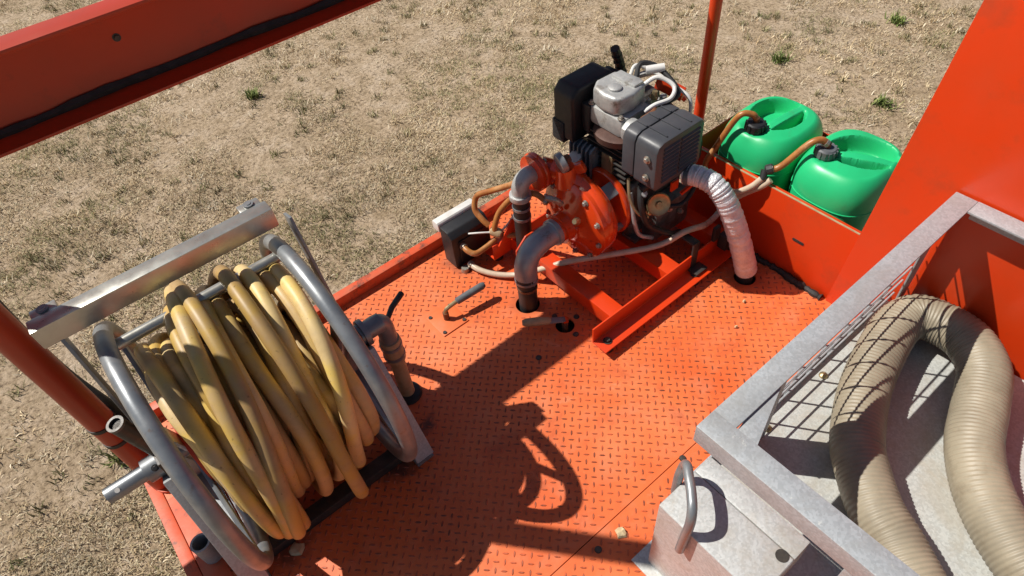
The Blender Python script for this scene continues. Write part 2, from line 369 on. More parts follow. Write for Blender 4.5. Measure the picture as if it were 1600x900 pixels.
# keep what lies in a broad wedge in front of the viewer
ang = np.arctan2(X + 0.2, Y); ok &= (ang > -1.4) & (ang < 1.6)
dist = np.hypot(X, Y); ok &= rng.random(N) < np.clip(2.4 / (dist + 0.3), 0.22, 1)
dens = 0.40 * vnoise(X, Y, 1.3, 1) + 0.60 * vnoise(X, Y, 4.2, 2)
ok &= rng.random(N) < np.clip((dens - 0.36) * 3.6, 0.05, 1)
X, Y = X[ok], Y[ok]; gm = vnoise(X, Y, 1.7, 5) * 0.5 + vnoise(X, Y, 6, 6) * 0.5
isg = gm > 0.56
parts.append(blades(X[~isg], Y[~isg], 11, 0.024, 0.010, 0.034, 0.0032, straw, 11))
parts.append(blades(X[isg], Y[isg], 11, 0.022, 0.012, 0.038, 0.0032, olive + straw[:3], 12, (0.3, 1.1)))
NT_ = 4200
X2 = rng.uniform(-1.9, 6.6, NT_); Y2 = rng.uniform(-0.6, 8.8, NT_)
ok = ~((X2 > -0.45) & (X2 < 1.75) & (Y2 < 1.42)); a2 = np.arctan2(X2 + 0.2, Y2); ok &= (a2 > -1.4) & (a2 < 1.6)
ok &= rng.random(NT_) < np.clip((vnoise(X2, Y2, 1.4, 21) * 0.6 + vnoise(X2, Y2, 5, 22) * 0.4 - 0.25) * 2.4, 0.05, 1)
X2, Y2 = X2[ok], Y2[ok]; h2 = rng.random(len(X2)) < 0.5
dark = [(0.17, 0.15, 0.07), (0.24, 0.20, 0.10), (0.14, 0.13, 0.055), (0.30, 0.26, 0.13)]
parts.append(blades(X2[h2], Y2[h2], 22, 0.018, 0.02, 0.055, 0.0045, dark + olive, 31, (0.1, 0.95)))
parts.append(blades(X2[~h2], Y2[~h2], 22, 0.024, 0.02, 0.055, 0.0045, straw[:4] + [(0.76, 0.67, 0.50)], 32, (0.2, 1.1)))
tag(grass_mesh('dry_grass', parts), 'short sun-bleached dry grass covering the paddock', 'grass', kind='stuff')
greens = [(0.17, 0.22, 0.06), (0.24, 0.28, 0.09), (0.13, 0.17, 0.05), (0.30, 0.30, 0.12)]
for (x, y, nb, rad, lab) in ((1.00, 4.32, 44, 0.022, 'bright green weed tuft in dry grass below the overhead beam'),
                             (3.72, 2.06, 40, 0.024, 'dark green weed tuft in dry grass above the green can nearest the engine'),
                             (4.65, 1.79, 40, 0.026, 'green weed tuft in dry grass nearest the upper right corner'),
                             (3.70, 1.33, 36, 0.026, 'olive weed tuft in dry grass between green cans and tall orange sheet'),
                             (-0.58, 2.13, 24, 0.018, 'small green weed sprig in dry grass left of the hose reel')):
    V, F, C = blades(np.array([x]), np.array([y]), nb * 2, rad, 0.04, 0.085, 0.009, greens, int(x * 100 + 900), (0.15, 1.0))
    V = V - np.array([x, y, GZ]); o = grass_mesh('weed_tuft', [(V, F, C)]); o.location = (x, y, GZ)
    tag(o, lab, 'weed', 'green weeds in the dry grass')

# ================================================================ TRUCK BED
bed = thing('truck_bed', (0.5, 0.6, 0), 'orange tread-plate truck deck carrying the reel, pump and cage', 'truck bed')
HOLES = [(0.698, 0.960, 0.034), (0.723, 0.833, 0.026), (0.284, 0.942, 0.030), (1.205, 0.615, 0.030)]
def plate(x0, y0, x1, y1, holes):
    me_o = MB().box((x0, y0, -0.006), (x1, y1, 0)).build('deck_plate', 'deck', None, smooth=0)
    if holes:
        c = MB()
        for (x, y, r) in holes: c.cyl((x, y, -0.05), (x, y, 0.05), r, 28)
        co = c.build('cutter', 'deck', None, smooth=0)
        md = me_o.modifiers.new('cut', 'BOOLEAN'); md.object = co; md.operation = 'DIFFERENCE'; md.solver = 'EXACT'
        dg = bpy.context.evaluated_depsgraph_get(); ev = me_o.evaluated_get(dg); nm = bpy.data.meshes.new_from_object(ev)
        me_o.modifiers.clear(); me_o.data = nm
        cm = co.data; bpy.data.objects.remove(co); bpy.data.meshes.remove(cm)
    me_o.parent = bed; me_o.matrix_parent_inverse = parent_inv(bed)
    # raised tread bars
    p = 0.0182; bl = 0.0162; bw = 0.0046; hh = 0.0016
    vs = []; fs = []
    s2 = math.sqrt(0.5); n = int(4.2 / p)
    for i in range(-n, n):
        for j in range(-n, n):
            a = i * p; b = j * p; x = (a - b) * s2; y = (a + b) * s2 + 0.3
            if not (x0 + 0.01 < x < x1 - 0.01 and y0 + 0.01 < y < y1 - 0.012): continue
            if any((x - hx) ** 2 + (y - hy) ** 2 < (hr + 0.012) ** 2 for hx, hy, hr in HOLES): continue
            if 0.447 < x < 0.55 and 1.015 < y < 1.125: continue
            d = (s2, s2) if (i + j) % 2 == 0 else (-s2, s2); e = (-d[1], d[0]); o = len(vs)
            for (t, w, z) in ((-0.5, 0, 0), (-0.22, -0.5, 0), (0.22, -0.5, 0), (0.5, 0, 0), (0.22, 0.5, 0), (-0.22, 0.5, 0), (-0.36, 0, hh * 0.8), (-0.18, -0.24, hh), (0.18, -0.24, hh), (0.36, 0, hh * 0.8), (0.18, 0.24, hh), (-0.18, 0.24, hh)):
                vs.append((x + d[0] * t * bl + e[0] * w * bw, y + d[1] * t * bl + e[1] * w * bw, z - 0.0002 if z == 0 else z))
            fs.append((o + 6, o + 7, o + 8, o + 9, o + 10, o + 11))
            for q in range(6): fs.append((o + q, o + (q + 1) % 6, o + 6 + (q + 1) % 6, o + 6 + q))
    t = MB(); t.v = vs; t.f = fs
    to = t.build('tread_bars', 'tread', me_o, smooth=0) if False else None
    me = bpy.data.meshes.new('tread_bars'); me.from_pydata(vs, [], fs); me.materials.append(MAT['tread'])
    to = bpy.data.objects.new('tread_bars', me); COL.objects.link(to); to.parent = me_o; to['kind'] = 'stuff'
    return me_o
X0, X1, YF, YN = -0.298, 1.295, 1.318, -0.75
plate(X0, 0.3725, X1, YF, HOLES)
plate(X0, YN, X1, 0.3705, [])
# folded edge along the grass side: an angle standing up from the plate
e = MB(); e.prism([(1.318, -0.09), (1.346, -0.09), (1.346, 0.036), (1.318, 0.036)], 'x', X0 - 0.004, X1); e.build('edge_lip', 'orange_worn', bed, bev=0.004)
e = MB(); e.prism([(X0 - 0.028, -0.09), (X0 - 0.001, -0.09), (X0 - 0.001, 0.003), (X0 - 0.028, 0.003)], 'y', YN, 1.343) ; e.build('end_rail', 'orange_worn', bed, bev=0.003)
e = MB(); e.box((X0 + 0.001, YN, 0.0005), (X0 + 0.050, 1.08, 0.0042)); e.build('edge_strip', 'orange_worn', bed, bev=0.001)
e = MB(); e.box((X0 + 0.002, YN, -0.30), (X1, 1.316, -0.05)); e.build('underframe', 'black_grime', bed)
for yy in (1.05, 0.2): 
    MB().box((X0 + 0.05, yy - 0.04, -0.52), (X1, yy + 0.04, -0.302)).build('chassis_rail', 'black_grime', bed, bev=0.004)
ap = MB().box((0.457, 1.026, 0.0005), (0.541, 1.114, 0.0035)).build('access_plate', 'deck', bed, bev=0.001)
for (x, y) in ((0.466, 1.035), (0.532, 1.035), (0.466, 1.105), (0.532, 1.105)):
    MB().lathe([(0, 0.0055), (0.003, 0.005)], (x, y, 0.0036), (0, 0, 1), 12).build('screw', 'dark_steel', ap)
for (x, y) in ((0.657, 0.366), (0.765, 0.833), (0.723, 0.875), (0.723, 0.79), (0.60, 0.80), (0.37, 0.345)):
    MB().lathe([(0, 0.008), (0.003, 0.007), (0.0035, 0.003)], (x, y, 0.0005), (0, 0, 1), 14).build('plate_screw', 'dark_steel', bed)
# mastic seam at the foot of the tray panel
m_ = MB(); m_.tube(spline([(1.288 + random.uniform(-.004, .003), y, 0.003) for y in np.linspace(0.43, 0.92, 24)], 3), [0.009 + random.uniform(-.003, .004) for _ in range(70)], 7)
m_.build('mastic_seam', 'black_grime', bed)

# ---------------------------------------------------------------- overhead beam, posts, tray, headboard
beam = thing('overhead_beam', (0.5, 1.32, 0.85), 'long orange steel channel running overhead along the grass side', 'beam')
b = MB(); b.prism([(1.36, 0.775), (1.300, 0.775), (1.300, 0.7815), (1.352, 0.7875), (1.352, 0.9185), (1.300, 0.925), (1.300, 0.934), (1.36, 0.934)], 'x', -1.4, 2.6)
b.build('channel', 'beam', beam, bev=0.003)
b = MB(); b.tube([(x, 1.349 + 0.002 * math.sin(x * 9), 0.7925 + 0.002 * math.sin(x * 23)) for x in np.linspace(-1.35, 2.5, 120)], [0.007 + 0.003 * random.random() for _ in range(120)], 6)
b.build('weld_seam', 'black_grime', beam)
for x in (0.13, 0.95, 1.7):
    MB().lathe([(-0.006, 0.0075), (0.0, 0.0075), (0.0, 0.0045), (0.004, 0.0045)], (x, 1.3515, 0.872), (0, -1, 0), 16).build('bolt_hole_rim', 'dark_steel', beam, smooth=40)
post = thing('corner_post', (-0.285, 1.135, 0), 'dark orange round post with two black bands at the left deck end', 'post')
MB().cyl((-0.285, 1.135, -0.09), (-0.285, 1.135, 1.6), 0.027, 24).build('pipe', 'beam', post)
for z in (0.215, 0.275): MB().lathe([(-0.005, 0.0285), (0.005, 0.0285)], (-0.285, 1.135, z), (0, 0, 1), 24).build('band', 'rubber', post)
MB().lathe([(0, 0.045), (0.008, 0.045)], (-0.265, 1.135, 0.001), (0, 0, 1), 24).build('foot_plate', 'orange_worn', post)
pole = thing('side_pole', (1.493, 1.05, 0), 'slim upright red-orange pole behind the engine and green cans', 'pole')
MB().cyl((1.493, 1.05, 0.0), (1.493, 1.05, 1.30), 0.0172, 20).build('pipe', 'orange', pole)
MB().box((1.455, 0.934, -0.012), (1.535, 1.085, -0.001)).build('foot_bracket', 'orange', pole, bev=0.001)
tray = thing('can_tray', (1.45, 0.70, 0), 'orange steel tray holding the two green cans', 'tray')
t = MB(); t.prism([(1.296, -0.05), (1.300, -0.05), (1.300, 0.2425), (1.312, 0.2425), (1.312, 0.2455), (1.296, 0.2455)], 'y', 0.40, 0.93); t.build('front_panel', 'orange', tray, bev=0.001)
MB().box((1.2965, 0.4065, 0.2460), (1.3015, 0.9295, 0.2475)).build('worn_edge', 'tan_grip', tray)
MB().box((1.301, 0.42, -0.010), (1.592, 0.93, -0.004)).build('tray_floor', 'orange', tray)
MB().box((1.593, 0.42, -0.010), (1.597, 0.93, 0.245)).build('back_panel', 'orange', tray, bev=0.001)
MB().box((1.301, 0.926, -0.0035), (1.592, 0.93, 0.243)).build('end_panel', 'orange', tray, bev=0.001)
s_ = MB(); s_.prism([(0.527, 0.125), (0.557, 0.125), (0.560, 0.129), (0.557, 0.133), (0.527, 0.133), (0.524, 0.129)], 'x', 1.2945, 1.2985); s_.build('slot', 'dark_steel', tray)
head = thing('headboard', (1.30, -0.1, 0), 'tall plain orange sheet standing at the right of the green cans', 'panel')
h_ = MB(); h_.prism([(0.4185, 0.001), (0.361, 1.0), (-0.75, 1.0), (-0.75, 0.001)], 'x', 1.2895, 1.2940)
h_.build('sheet', 'orange', head, bev=0.001)

# ================================================================ HOSE REEL
AY, AZ, RR = 0.934, 0.301, 0.266
reel = thing('hose_reel', (0.02, AY, 0), 'galvanised tube-rimmed hose reel standing at the left deck end', 'hose reel')
for x in (-0.162, 0.168):
    ro = MB().tube(circle((x, AY, AZ), (1, 0, 0), RR, 84), 0.0158, 16, closed=True).build('rim', 'tube_steel', reel)
    for a in np.arange(4) * math.pi / 2 + 0.5:
        MB().bar((x, AY + 0.03 * math.cos(a), AZ + 0.03 * math.sin(a)), (x, AY + (RR - 0.01) * math.cos(a), AZ + (RR - 0.01) * math.sin(a)), 0.030, 0.008, (1, 0, 0)).build('spoke', 'tube_steel', ro, bev=0.001)
for a in (R(67.5), R(-40), R(-95)):
    MB().cyl((-0.162, AY + 0.2425 * math.cos(a), AZ + 0.2425 * math.sin(a)), (0.168, AY + 0.2425 * math.cos(a), AZ + 0.2425 * math.sin(a)), 0.011, 14).build('tie_rod', 'bar_steel', reel)
MB().cyl((-0.158, AY, AZ), (0.164, AY, AZ), 0.085, 28).build('drum', 'beam', reel)
ax_ = MB().cyl((-0.318, AY, AZ), (-0.16, AY, AZ), 0.0165, 22).build('axle', 'tube_steel', reel, bev=0.001)
MB().lathe([(0, 0.0045), (0.003, 0.0045)], (-0.296, AY - 0.010, AZ + 0.0115), (0, -0.65, 0.76), 12).build('pin_hole', 'white_part', ax_)
MB().lathe([(0, 0.0245), (0.045, 0.0245), (0.047, 0.022)], (-0.245, AY, AZ), (1, 0, 0), 24).build('bearing_collar', 'tube_steel', reel)
hexbolt((-0.225, AY - 0.018, AZ + 0.0175), (0, -0.7, 0.7), 0.004, 0.004, reel, 'grub_screw', 'dark_steel')
# side frames: inclined legs, base rails, uprights and the bar over the top
for x, sgn in ((-0.207, -1), (0.212, 1)):
    MB().bar((x, AY - 0.025, AZ - 0.015), (x, 0.765, 0.02), 0.040, 0.045, (1, 0, 0)).build('front_leg', 'galv', reel, bev=0.002)
    MB().bar((x, AY + 0.025, AZ - 0.015), (x, 1.105, 0.02), 0.040, 0.045, (1, 0, 0)).build('rear_leg', 'galv', reel, bev=0.002)
    MB().box((x - 0.022, 0.755, 0.001), (x + 0.022, 1.15, 0.010)).build('base_rail', 'tube_steel', reel, bev=0.001)
    MB().box((x - 0.007, AY - 0.045, AZ - 0.05), (x + 0.007, AY + 0.05, AZ + 0.05)).build('axle_plate', 'dark_steel', reel, bev=0.004)
    MB().bar((x, AY + 0.03, AZ + 0.03), (x, 1.038, 0.593), 0.036, 0.006, (1, 0, 0)).build('upright', 'tube_steel', reel, bev=0.001)
    hexbolt((x + sgn * 0.008, AY - 0.033, AZ - 0.035), (sgn, 0, 0), 0.007, 0.008, reel, 'bolt', 'rust')
MB().box((-0.19, 0.792, 0.001), (0.19, 0.826, 0.030)).build('base_crossbar', 'dark_steel', reel, bev=0.002)
tb = MB(); tb.box((-0.235, 1.020, 0.594), (0.188, 1.053, 0.636)); top_bar = tb.build('top_bar', 'bar_steel', reel, bev=0.003)
for x in (-0.205, 0.160):
    tb = MB(); tb.box((x - 0.021, 1.0535, 0.624), (x + 0.021, 1.076, 0.6345)); tb.build('lug', 'bar_steel', top_bar, bev=0.003)
    MB().lathe([(0, 0.0095), (0.003, 0.0095), (0.003, 0.0055), (0.0045, 0.005)], (x, 1.063, 0.635), (0, 0, 1), 18).build('lug_bolt', 'tube_steel', top_bar)
# crank handle at the left, pipe socket, swivel inlet at the right
ck = MB(); ck.lathe([(0, 0.0150), (0.125, 0.0150), (0.125, 0.0105), (0.105, 0.0105)], (-0.203, 0.932, 0.338), (-0.14, -0.05, 0.99), 18)
cko = ck.build('crank_tube', 'dark_steel', reel)
MB().lathe([(0, 0.0156), (0.006, 0.0156), (0.006, 0.0108), (0.0, 0.0108)], (-0.2198, 0.926, 0.4565), (-0.14, -0.05, 0.99), 18).build('tube_lip', 'cast_dark', cko)
MB().bar((-0.19, AY + 0.005, AZ + 0.01), (-0.196, AY + 0.045, AZ + 0.085), 0.024, 0.010, (1, 0, 0)).build('crank_arm', 'bar_steel', reel, bev=0.002)
sk = MB(); sk.lathe([(0, 0.021), (0.07, 0.021), (0.07, 0.0165), (0.0, 0.0165)], (-0.262, 0.885, 0.003), (0, 0, 1), 24); sk.build('pipe_socket', 'galv', reel)
MB().lathe([(0.17, 0.034), (0.185, 0.034), (0.187, 0.026), (0.20, 0.026), (0.20, 0.032), (0.212, 0.032), (0.212, 0.022), (0.25, 0.022)], (0.03, AY + 0.003, AZ), (1, 0, 0), 24).build('swivel_joint', 'tube_steel', reel)
el = MB(); el.tube(spline([(0.25, 0.940, AZ), (0.272, 0.941, AZ - 0.002), (0.284, 0.942, AZ - 0.018), (0.286, 0.942, AZ - 0.05), (0.286, 0.942, 0.225)], 7), 0.0205, 18); elb = el.build('inlet_elbow', 'tube_steel', reel)
MB().lathe([(0, 0.0245), (0.075, 0.0245)], (0.286, 0.942, 0.155), (0, 0, 1), 22).build('hose_cuff', 'tan_grip', reel, bev=0.003)
for z in (0.168, 0.205): MB().lathe([(0, 0.0262), (0.009, 0.0262)], (0.286, 0.942, z), (0, 0, 1), 22).build('clamp', 'tube_steel', reel)
MB().cyl((0.284, 0.942, -0.03), (0.286, 0.942, 0.156), 0.0185, 20).build('inlet_pipe', 'tan_grip', reel)
MB().lathe([(0, 0.036), (0.008, 0.033), (0.012, 0.020)], (0.284, 0.942, 0.0005), (0, 0, 1), 24).build('grommet', 'rubber', reel)
MB().tube([(0.30, 0.955, 0.272), (0.33, 0.985, 0.266), (0.372, 1.01, 0.262)], [0.006, 0.007, 0.0075], 10).build('inlet_lever', 'rubber', reel)

# ---- the wound hose: turn after turn laid over the ones beneath
D = 0.0292; HN = 72; TH0 = R(55)          # a turn starts where it comes over the top rod
fx = lambda f: -0.134 + 0.276 * f
low = [(f, f) for f in np.linspace(0, 1, 9)] + [(f, f) for f in np.linspace(0.97, 0.03, 9)]
mid = [(0.10, 0.20), (0.30, 0.34), (0.48, 0.22), (0.62, 0.44), (0.52, 0.62), (0.80, 0.66), (0.72, 0.86), (0.95, 0.94)]
top = [(0.0, 0.0, .225), (0.45, 0.40, .200), (0.75, 0.76, .202), (0.16, 0.13, .215), (0.66, 0.58, .205), (0.10, 0.02, .222), (0.985, 0.99, .236), (0.24, 0.10, .214), (0.60, 0.46, .212), (0.90, 0.93, .226), (0.50, 0.30, .214), (0.84, 0.60, .216), (0.995, 0.80, .238), (0.30, 0.20, .222), (0.02, 0.07, .240), (0.70, 0.705, .232), (0.38, 0.06, .240), (0.43, 0.17, .232)]
floors = [0.0] * len(low) + [0.172] * len(mid) + [t_[2] for t_ in top]
top = mid + [(t_[0], t_[1]) for t_ in top]
turns = low + top
key_s, key_x = [], []
for k_, (a, b) in enumerate(turns):
    key_s += [k_, k_ + 0.08, k_ + 0.46, k_ + 0.56]; key_x += [fx(a), fx(a * 0.97 + b * 0.03), fx(b * 0.97 + a * 0.03), fx(b)]
S_ = np.linspace(0, len(turns) - 0.2, int((len(turns) - 0.2) * HN))
XK = np.interp(S_, key_s, key_x)
ker = np.hanning(15); ker /= ker.sum(); XK = np.convolve(np.pad(XK, 7, mode='edge'), ker, mode='valid')
XK += np.where(S_ > 18, 1.0, 0.3) * (0.0075 * np.sin(S_ * 2 * np.pi * 1.37 + 0.7) + 0.004 * np.sin(S_ * 2 * np.pi * 2.6)); XK = np.clip(XK, -0.137, 0.144)
RK = np.zeros_like(S_)
for i in range(len(S_)):
    base = max(0.108, floors[min(int(S_[i]), len(floors) - 1)]); j = i - HN
    while j >= 0:
        for jj in (j - 1, j, j + 1):
            if 0 <= jj < i - HN // 2:
                dx = abs(XK[i] - XK[jj])
                if dx < D: base = max(base, RK[jj] + math.sqrt(D * D - dx * dx) * 0.86)
        j -= HN
    RK[i] = base
    if i and i % HN == 0:                     # a stiff hose bridges the dips of the turn it has just made
        a0 = i - HN; seg = RK[max(0, a0 - 8):i + 1].copy()
        mxs = np.array([seg[max(0, q - 7):q + 8].max() for q in range(len(seg))])
        kk = np.hanning(17); kk /= kk.sum(); RK[max(0, a0 - 8):i + 1] = np.maximum(seg, np.convolve(np.pad(mxs, 8, mode='edge'), kk, mode='valid'))
w = 6; ker = np.hanning(2 * w + 1); ker /= ker.sum(); RK = np.convolve(np.pad(RK, w, mode='edge'), ker, mode='valid')
print('hose rmax', RK.max())
kr = min(1.0, (0.272 - 0.108) / (RK.max() - 0.108))
pts = []
for s_i, x, r in zip(S_, XK, RK):
    th = 2 * math.pi * s_i + TH0; turn = int(s_i + 0.001); rr = 0.108 + (r - 0.108) * kr
    rnd = random.Random(turn * 7 + 5); q1, q2 = rnd.random(), rnd.random()
    lo = max(0.0, math.cos(th - R(238))) ** 3; hi = max(0.0, math.cos(th - R(62))) ** 6
    sl = 1.0 if turn >= 18 else 0.0
    rr += sl * (0.008 * max(0.0, math.cos(th - R(200))) + 0.050 * lo * q1 ** 1.5 + 0.020 * hi * q2 ** 2 - 0.012 * max(0.0, math.cos(th - R(140))) ** 4 * q2)
    pts.append(Vector((x, AY + rr * math.cos(th), AZ + rr * math.sin(th))))
sm = np.array([tuple(p) for p in pts]); kk = np.hanning(9); kk /= kk.sum()
sm = np.stack([np.convolve(np.pad(sm[:, c], 4, mode='edge'), kk, mode='valid') for c in range(3)], 1)
hs = thing('wound_hose', (0.0, AY, 0.08), 'dirty yellow rubber hose wound in loose turns on the reel', 'hose')
ho = MB().tube([Vector(p) for p in sm], D / 2, 14).build('hose', 'hose', hs, smooth=60)
wv = np.array([random.Random(int(q * 2) * 13 + 1).random() for q in S_]); kk = np.hanning(41); kk /= kk.sum(); wv = np.convolve(np.pad(wv, 20, mode='edge'), kk, mode='valid')
wa = ho.data.attributes.new('wear', 'FLOAT', 'POINT'); wa.data.foreach_set('value', np.repeat(wv, 14).astype(np.float32))

# ================================================================ PUMP AND ENGINE
PY, PZ = 0.968, 0.195
frame = thing('mounting_stand', (1.0, 0.9, 0), 'red-orange angle-iron stand under the pump and engine', 'stand')
def angle_rail(y, s, x0, x1, name):
    poly = [(y, 0.082), (y, 0.026), (y - s * 0.050, 0.026), (y - s * 0.050, 0.0305), (y - s * 0.0045, 0.0305), (y - s * 0.0045, 0.082)]
    return MB().prism(poly, 'x', x0, x1).build(name, 'orange', frame, bev=0.0012)
fr = angle_rail(0.728, 1, 0.722, 1.275, 'front_rail')
rr_ = angle_rail(1.135, -1, 0.722, 1.275, 'rear_rail')
for (x, y) in ((0.752, 0.702), (1.09, 0.702), (1.24, 0.702)):
    MB().lathe([(0, 0.017), (0.0245, 0.015)], (x, y, 0.001), (0, 0, 1), 16).build('rubber_foot', 'rubber', frame)
    hexbolt((x, y, 0.0308), (0, 0, 1), 0.007, 0.009, frame, 'foot_bolt', 'dark_steel')
for (x, y) in ((0.752, 1.162), (1.22, 1.162)): MB().lathe([(0, 0.017), (0.0245, 0.015)], (x, y, 0.001), (0, 0, 1), 16).build('rubber_foot', 'rubber', frame)
def channel_y(x0, x1, y0, y1, zt, name):
    t = 0.005; h = 0.045
    poly = [(x0, zt - h), (x0, zt), (x1, zt), (x1, zt - h), (x1 - t, zt - h), (x1 - t, zt - t), (x0 + t, zt - t), (x0 + t, zt - h)]
    return MB().prism(poly, 'y', y0, y1).build(name, 'orange', frame, bev=0.001)
channel_y(0.785, 0.832, 0.7285, 1.1345, 0.080, 'cross_bar'); channel_y(1.00, 1.05, 0.7285, 1.1345, 0.080, 'cross_bar'); channel_y(1.195, 1.245, 0.7285, 1.1345, 0.080, 'cross_bar')
MB().prism([(0.735, 0.083), (0.80, 0.083), (0.80, 0.15), (0.79, 0.155)], 'y', 1.122, 1.127).build('gusset', 'orange', frame, bev=0.001)
MB().prism([(0.738, 0.0825), (0.738, 0.118), (0.775, 0.152), (0.845, 0.152), (0.862, 0.13), (0.862, 0.0825)], 'y', 1.043, 1.048).build('rear_plate', 'orange', frame, bev=0.001)
br = MB(); br.box((1.095, 0.722, 0.032), (1.12, 0.7275, 0.125)); br.box((1.085, 0.690, 0.032), (1.13, 0.7215, 0.040)); br.box((1.095, 0.7276, 0.119), (1.12, 0.77, 0.125)); br.build('tube_bracket', 'dark_steel', frame, bev=0.002)
br = MB(); br.box((1.175, 0.715, 0.085), (1.20, 0.727, 0.135)); br.box((1.20, 0.69, 0.05), (1.235, 0.72, 0.10)); br.build('black_clip', 'rubber', frame, bev=0.004)

pump = thing('water_pump', (0.87, PY, 0.08), 'glossy red-orange water pump with bolted round casing', 'pump')
# volute with thick rim, cover dome and suction boss toward the elbow
vol = MB(); vol.lathe([(0.0, 0.0428), (0.004, 0.0556), (0.018, 0.0803), (0.028, 0.1113), (0.034, 0.1177), (0.046, 0.1177), (0.050, 0.1134), (0.058, 0.1156), (0.072, 0.1177), (0.086, 0.1113), (0.094, 0.0910), (0.100, 0.0642)], (0.852, PY, PZ), (1, 0, 0), 56)
volo = vol.build('casing', 'pump_red', pump, smooth=40)
scr = MB(); scr.tube(spline([(0.913, PY - 0.02, PZ - 0.088), (0.913, PY - 0.075, PZ - 0.055), (0.913, PY - 0.095, PZ + 0.01), (0.913, PY - 0.07, PZ + 0.07), (0.913, PY - 0.005, PZ + 0.10), (0.908, PY + 0.05, PZ + 0.115), (0.895, PY + 0.085, PZ + 0.118)], 7), [0.018 + 0.014 * i / 42 for i in range(43)], 16); scr.build('scroll', 'pump_red', volo, smooth=50)
MB().lathe([(0, 0.036), (0.012, 0.036), (0.012, 0.043), (0.03, 0.041), (0.05, 0.044)], (0.815, PY, PZ), (1, 0, 0), 32).build('suction_boss', 'pump_red', pump)
for i in range(10):
    a = i * 2 * math.pi / 10 + 0.2
    hexbolt((0.8795, PY + 0.105 * math.cos(a), PZ + 0.105 * math.sin(a)), (-1, 0, 0), 0.0055, 0.009, pump, 'casing_bolt')
    if i % 2 == 0: hexbolt((0.848, PY + 0.060 * math.cos(a), PZ + 0.060 * math.sin(a)), (-1, 0, 0), 0.005, 0.007, pump, 'cover_bolt', 'pump_red')
# open adapter: back ring, four ribs, hub
ad = MB(); ad.lathe([(0, 0.073), (0.0, 0.098), (0.004, 0.101), (0.016, 0.101), (0.020, 0.098), (0.020, 0.073)], (0.985, PY, PZ), (1, 0, 0), 48)
ado = ad.build('adapter_ring', 'pump_red', pump, smooth=40)
for i in range(4):
    a = i * math.pi / 2 + 0.55
    MB().bar((0.935, PY + 0.07 * math.cos(a), PZ + 0.07 * math.sin(a)), (0.99, PY + 0.088 * math.cos(a), PZ + 0.088 * math.sin(a)), 0.040, 0.014, (0, math.cos(a), math.sin(a))).build('adapter_rib', 'tube_steel', pump, bev=0.003)
MB().cyl((0.95, PY, PZ), (1.03, PY, PZ), 0.040, 24).build('shaft_hub', 'dark_steel', pump)
MB().lathe([(0, 0.066), (0.006, 0.066)], (0.999, PY, PZ), (1, 0, 0), 32).build('seal_plate', 'dark_steel', pump)
# filler neck and steel cap at the top
MB().lathe([(0, 0.034), (0.03, 0.026), (0.055, 0.024)], (0.893, 1.0, 0.30), (-0.15, 0, 1), 24).build('filler_neck', 'pump_red', pump)
cp = MB(); cp.lathe([(0, 0.0245), (0.002, 0.027), (0.016, 0.027), (0.018, 0.0245), (0.018, 0.014), (0.008, 0.014)], (0.864, 1.0, 0.372), (0.92, -0.25, 0.25), 26); cpo = cp.build('filler_cap', 'tube_steel', pump, smooth=45)
MB().lathe([(0, 0.013), (0.022, 0.012), (0.024, 0.008)], (0.874, 0.997, 0.375), (0.92, -0.25, 0.25), 8).build('cap_plug', 'rust', cpo)
MB().bar((0.905, 1.0, 0.33), (0.925, 0.97, 0.35), 0.018, 0.03).build('cap_lug', 'pump_red', pump, bev=0.004)
# discharge branch with a round flange
MB().cyl((0.90, 1.055, 0.295), (0.872, 1.085, 0.307), 0.035, 24).build('discharge_branch', 'pump_red', pump)
fl = MB(); fl.lathe([(0, 0.030), (0.0, 0.049), (0.003, 0.052), (0.011, 0.052), (0.014, 0.049), (0.014, 0.03)], (0.855, 1.085, 0.307), (1, 0, 0), 36); flo = fl.build('discharge_flange', 'pump_red', pump, smooth=40)
fl = MB(); fl.lathe([(0, 0.02), (0, 0.049), (0.009, 0.049), (0.009, 0.02)], (0.845, 1.085, 0.307), (1, 0, 0), 36); fl.build('backing_flange', 'pump_red', flo, smooth=40)
for i in range(4):
    a = i * math.pi / 2 + 0.5
    hexbolt((0.8705, 1.085 + 0.041 * math.cos(a), 0.307 + 0.041 * math.sin(a)), (1, 0, 0), 0.0048, 0.008, pump, 'flange_bolt')
gp = MB(); gp.lathe([(0, 0.011), (0.02, 0.009), (0.028, 0.006)], (0.845, PY - 0.055, PZ + 0.055), (-0.7, -0.4, 0.6), 8); gp.build('drain_plug', 'brass', pump)
MB().tube(spline([(0.846, PY + 0.005, PZ + 0.075), (0.83, PY + 0.01, PZ + 0.095), (0.815, PY + 0.03, PZ + 0.10)], 5), 0.008, 10).build('barb_fitting', 'bolt', pump)

sq = thing('suction_pipe', (0.70, 0.96, 0), 'grey pipe elbow and black rubber hose dropping from the pump into the deck', 'pipe')
MB().tube(spline([(0.835, PY, PZ), (0.80, PY, PZ), (0.762, PY - 0.001, PZ - 0.001), (0.728, PY - 0.003, PZ - 0.013), (0.707, PY - 0.006, PZ - 0.043), (0.7025, PY - 0.008, PZ - 0.078), (0.702, PY - 0.008, PZ - 0.10)], 6), [0.0335] * 6 + [0.031] * 26 + [0.031] * 5, 22).build('elbow', 'pipe_grey', sq)
MB().lathe([(0, 0.037), (0.004, 0.0375), (0.012, 0.0375), (0.014, 0.035)], (0.818, PY, PZ), (-1, 0, 0), 26).build('pipe_collar', 'pipe_grey', sq)
MB().lathe([(-0.05, 0.026), (0.088, 0.0265), (0.090, 0.030), (0.116, 0.030), (0.118, 0.027)], (0.701, PY - 0.009, 0.0), (0, 0, 1), 26).build('rubber_hose', 'rubber', sq)
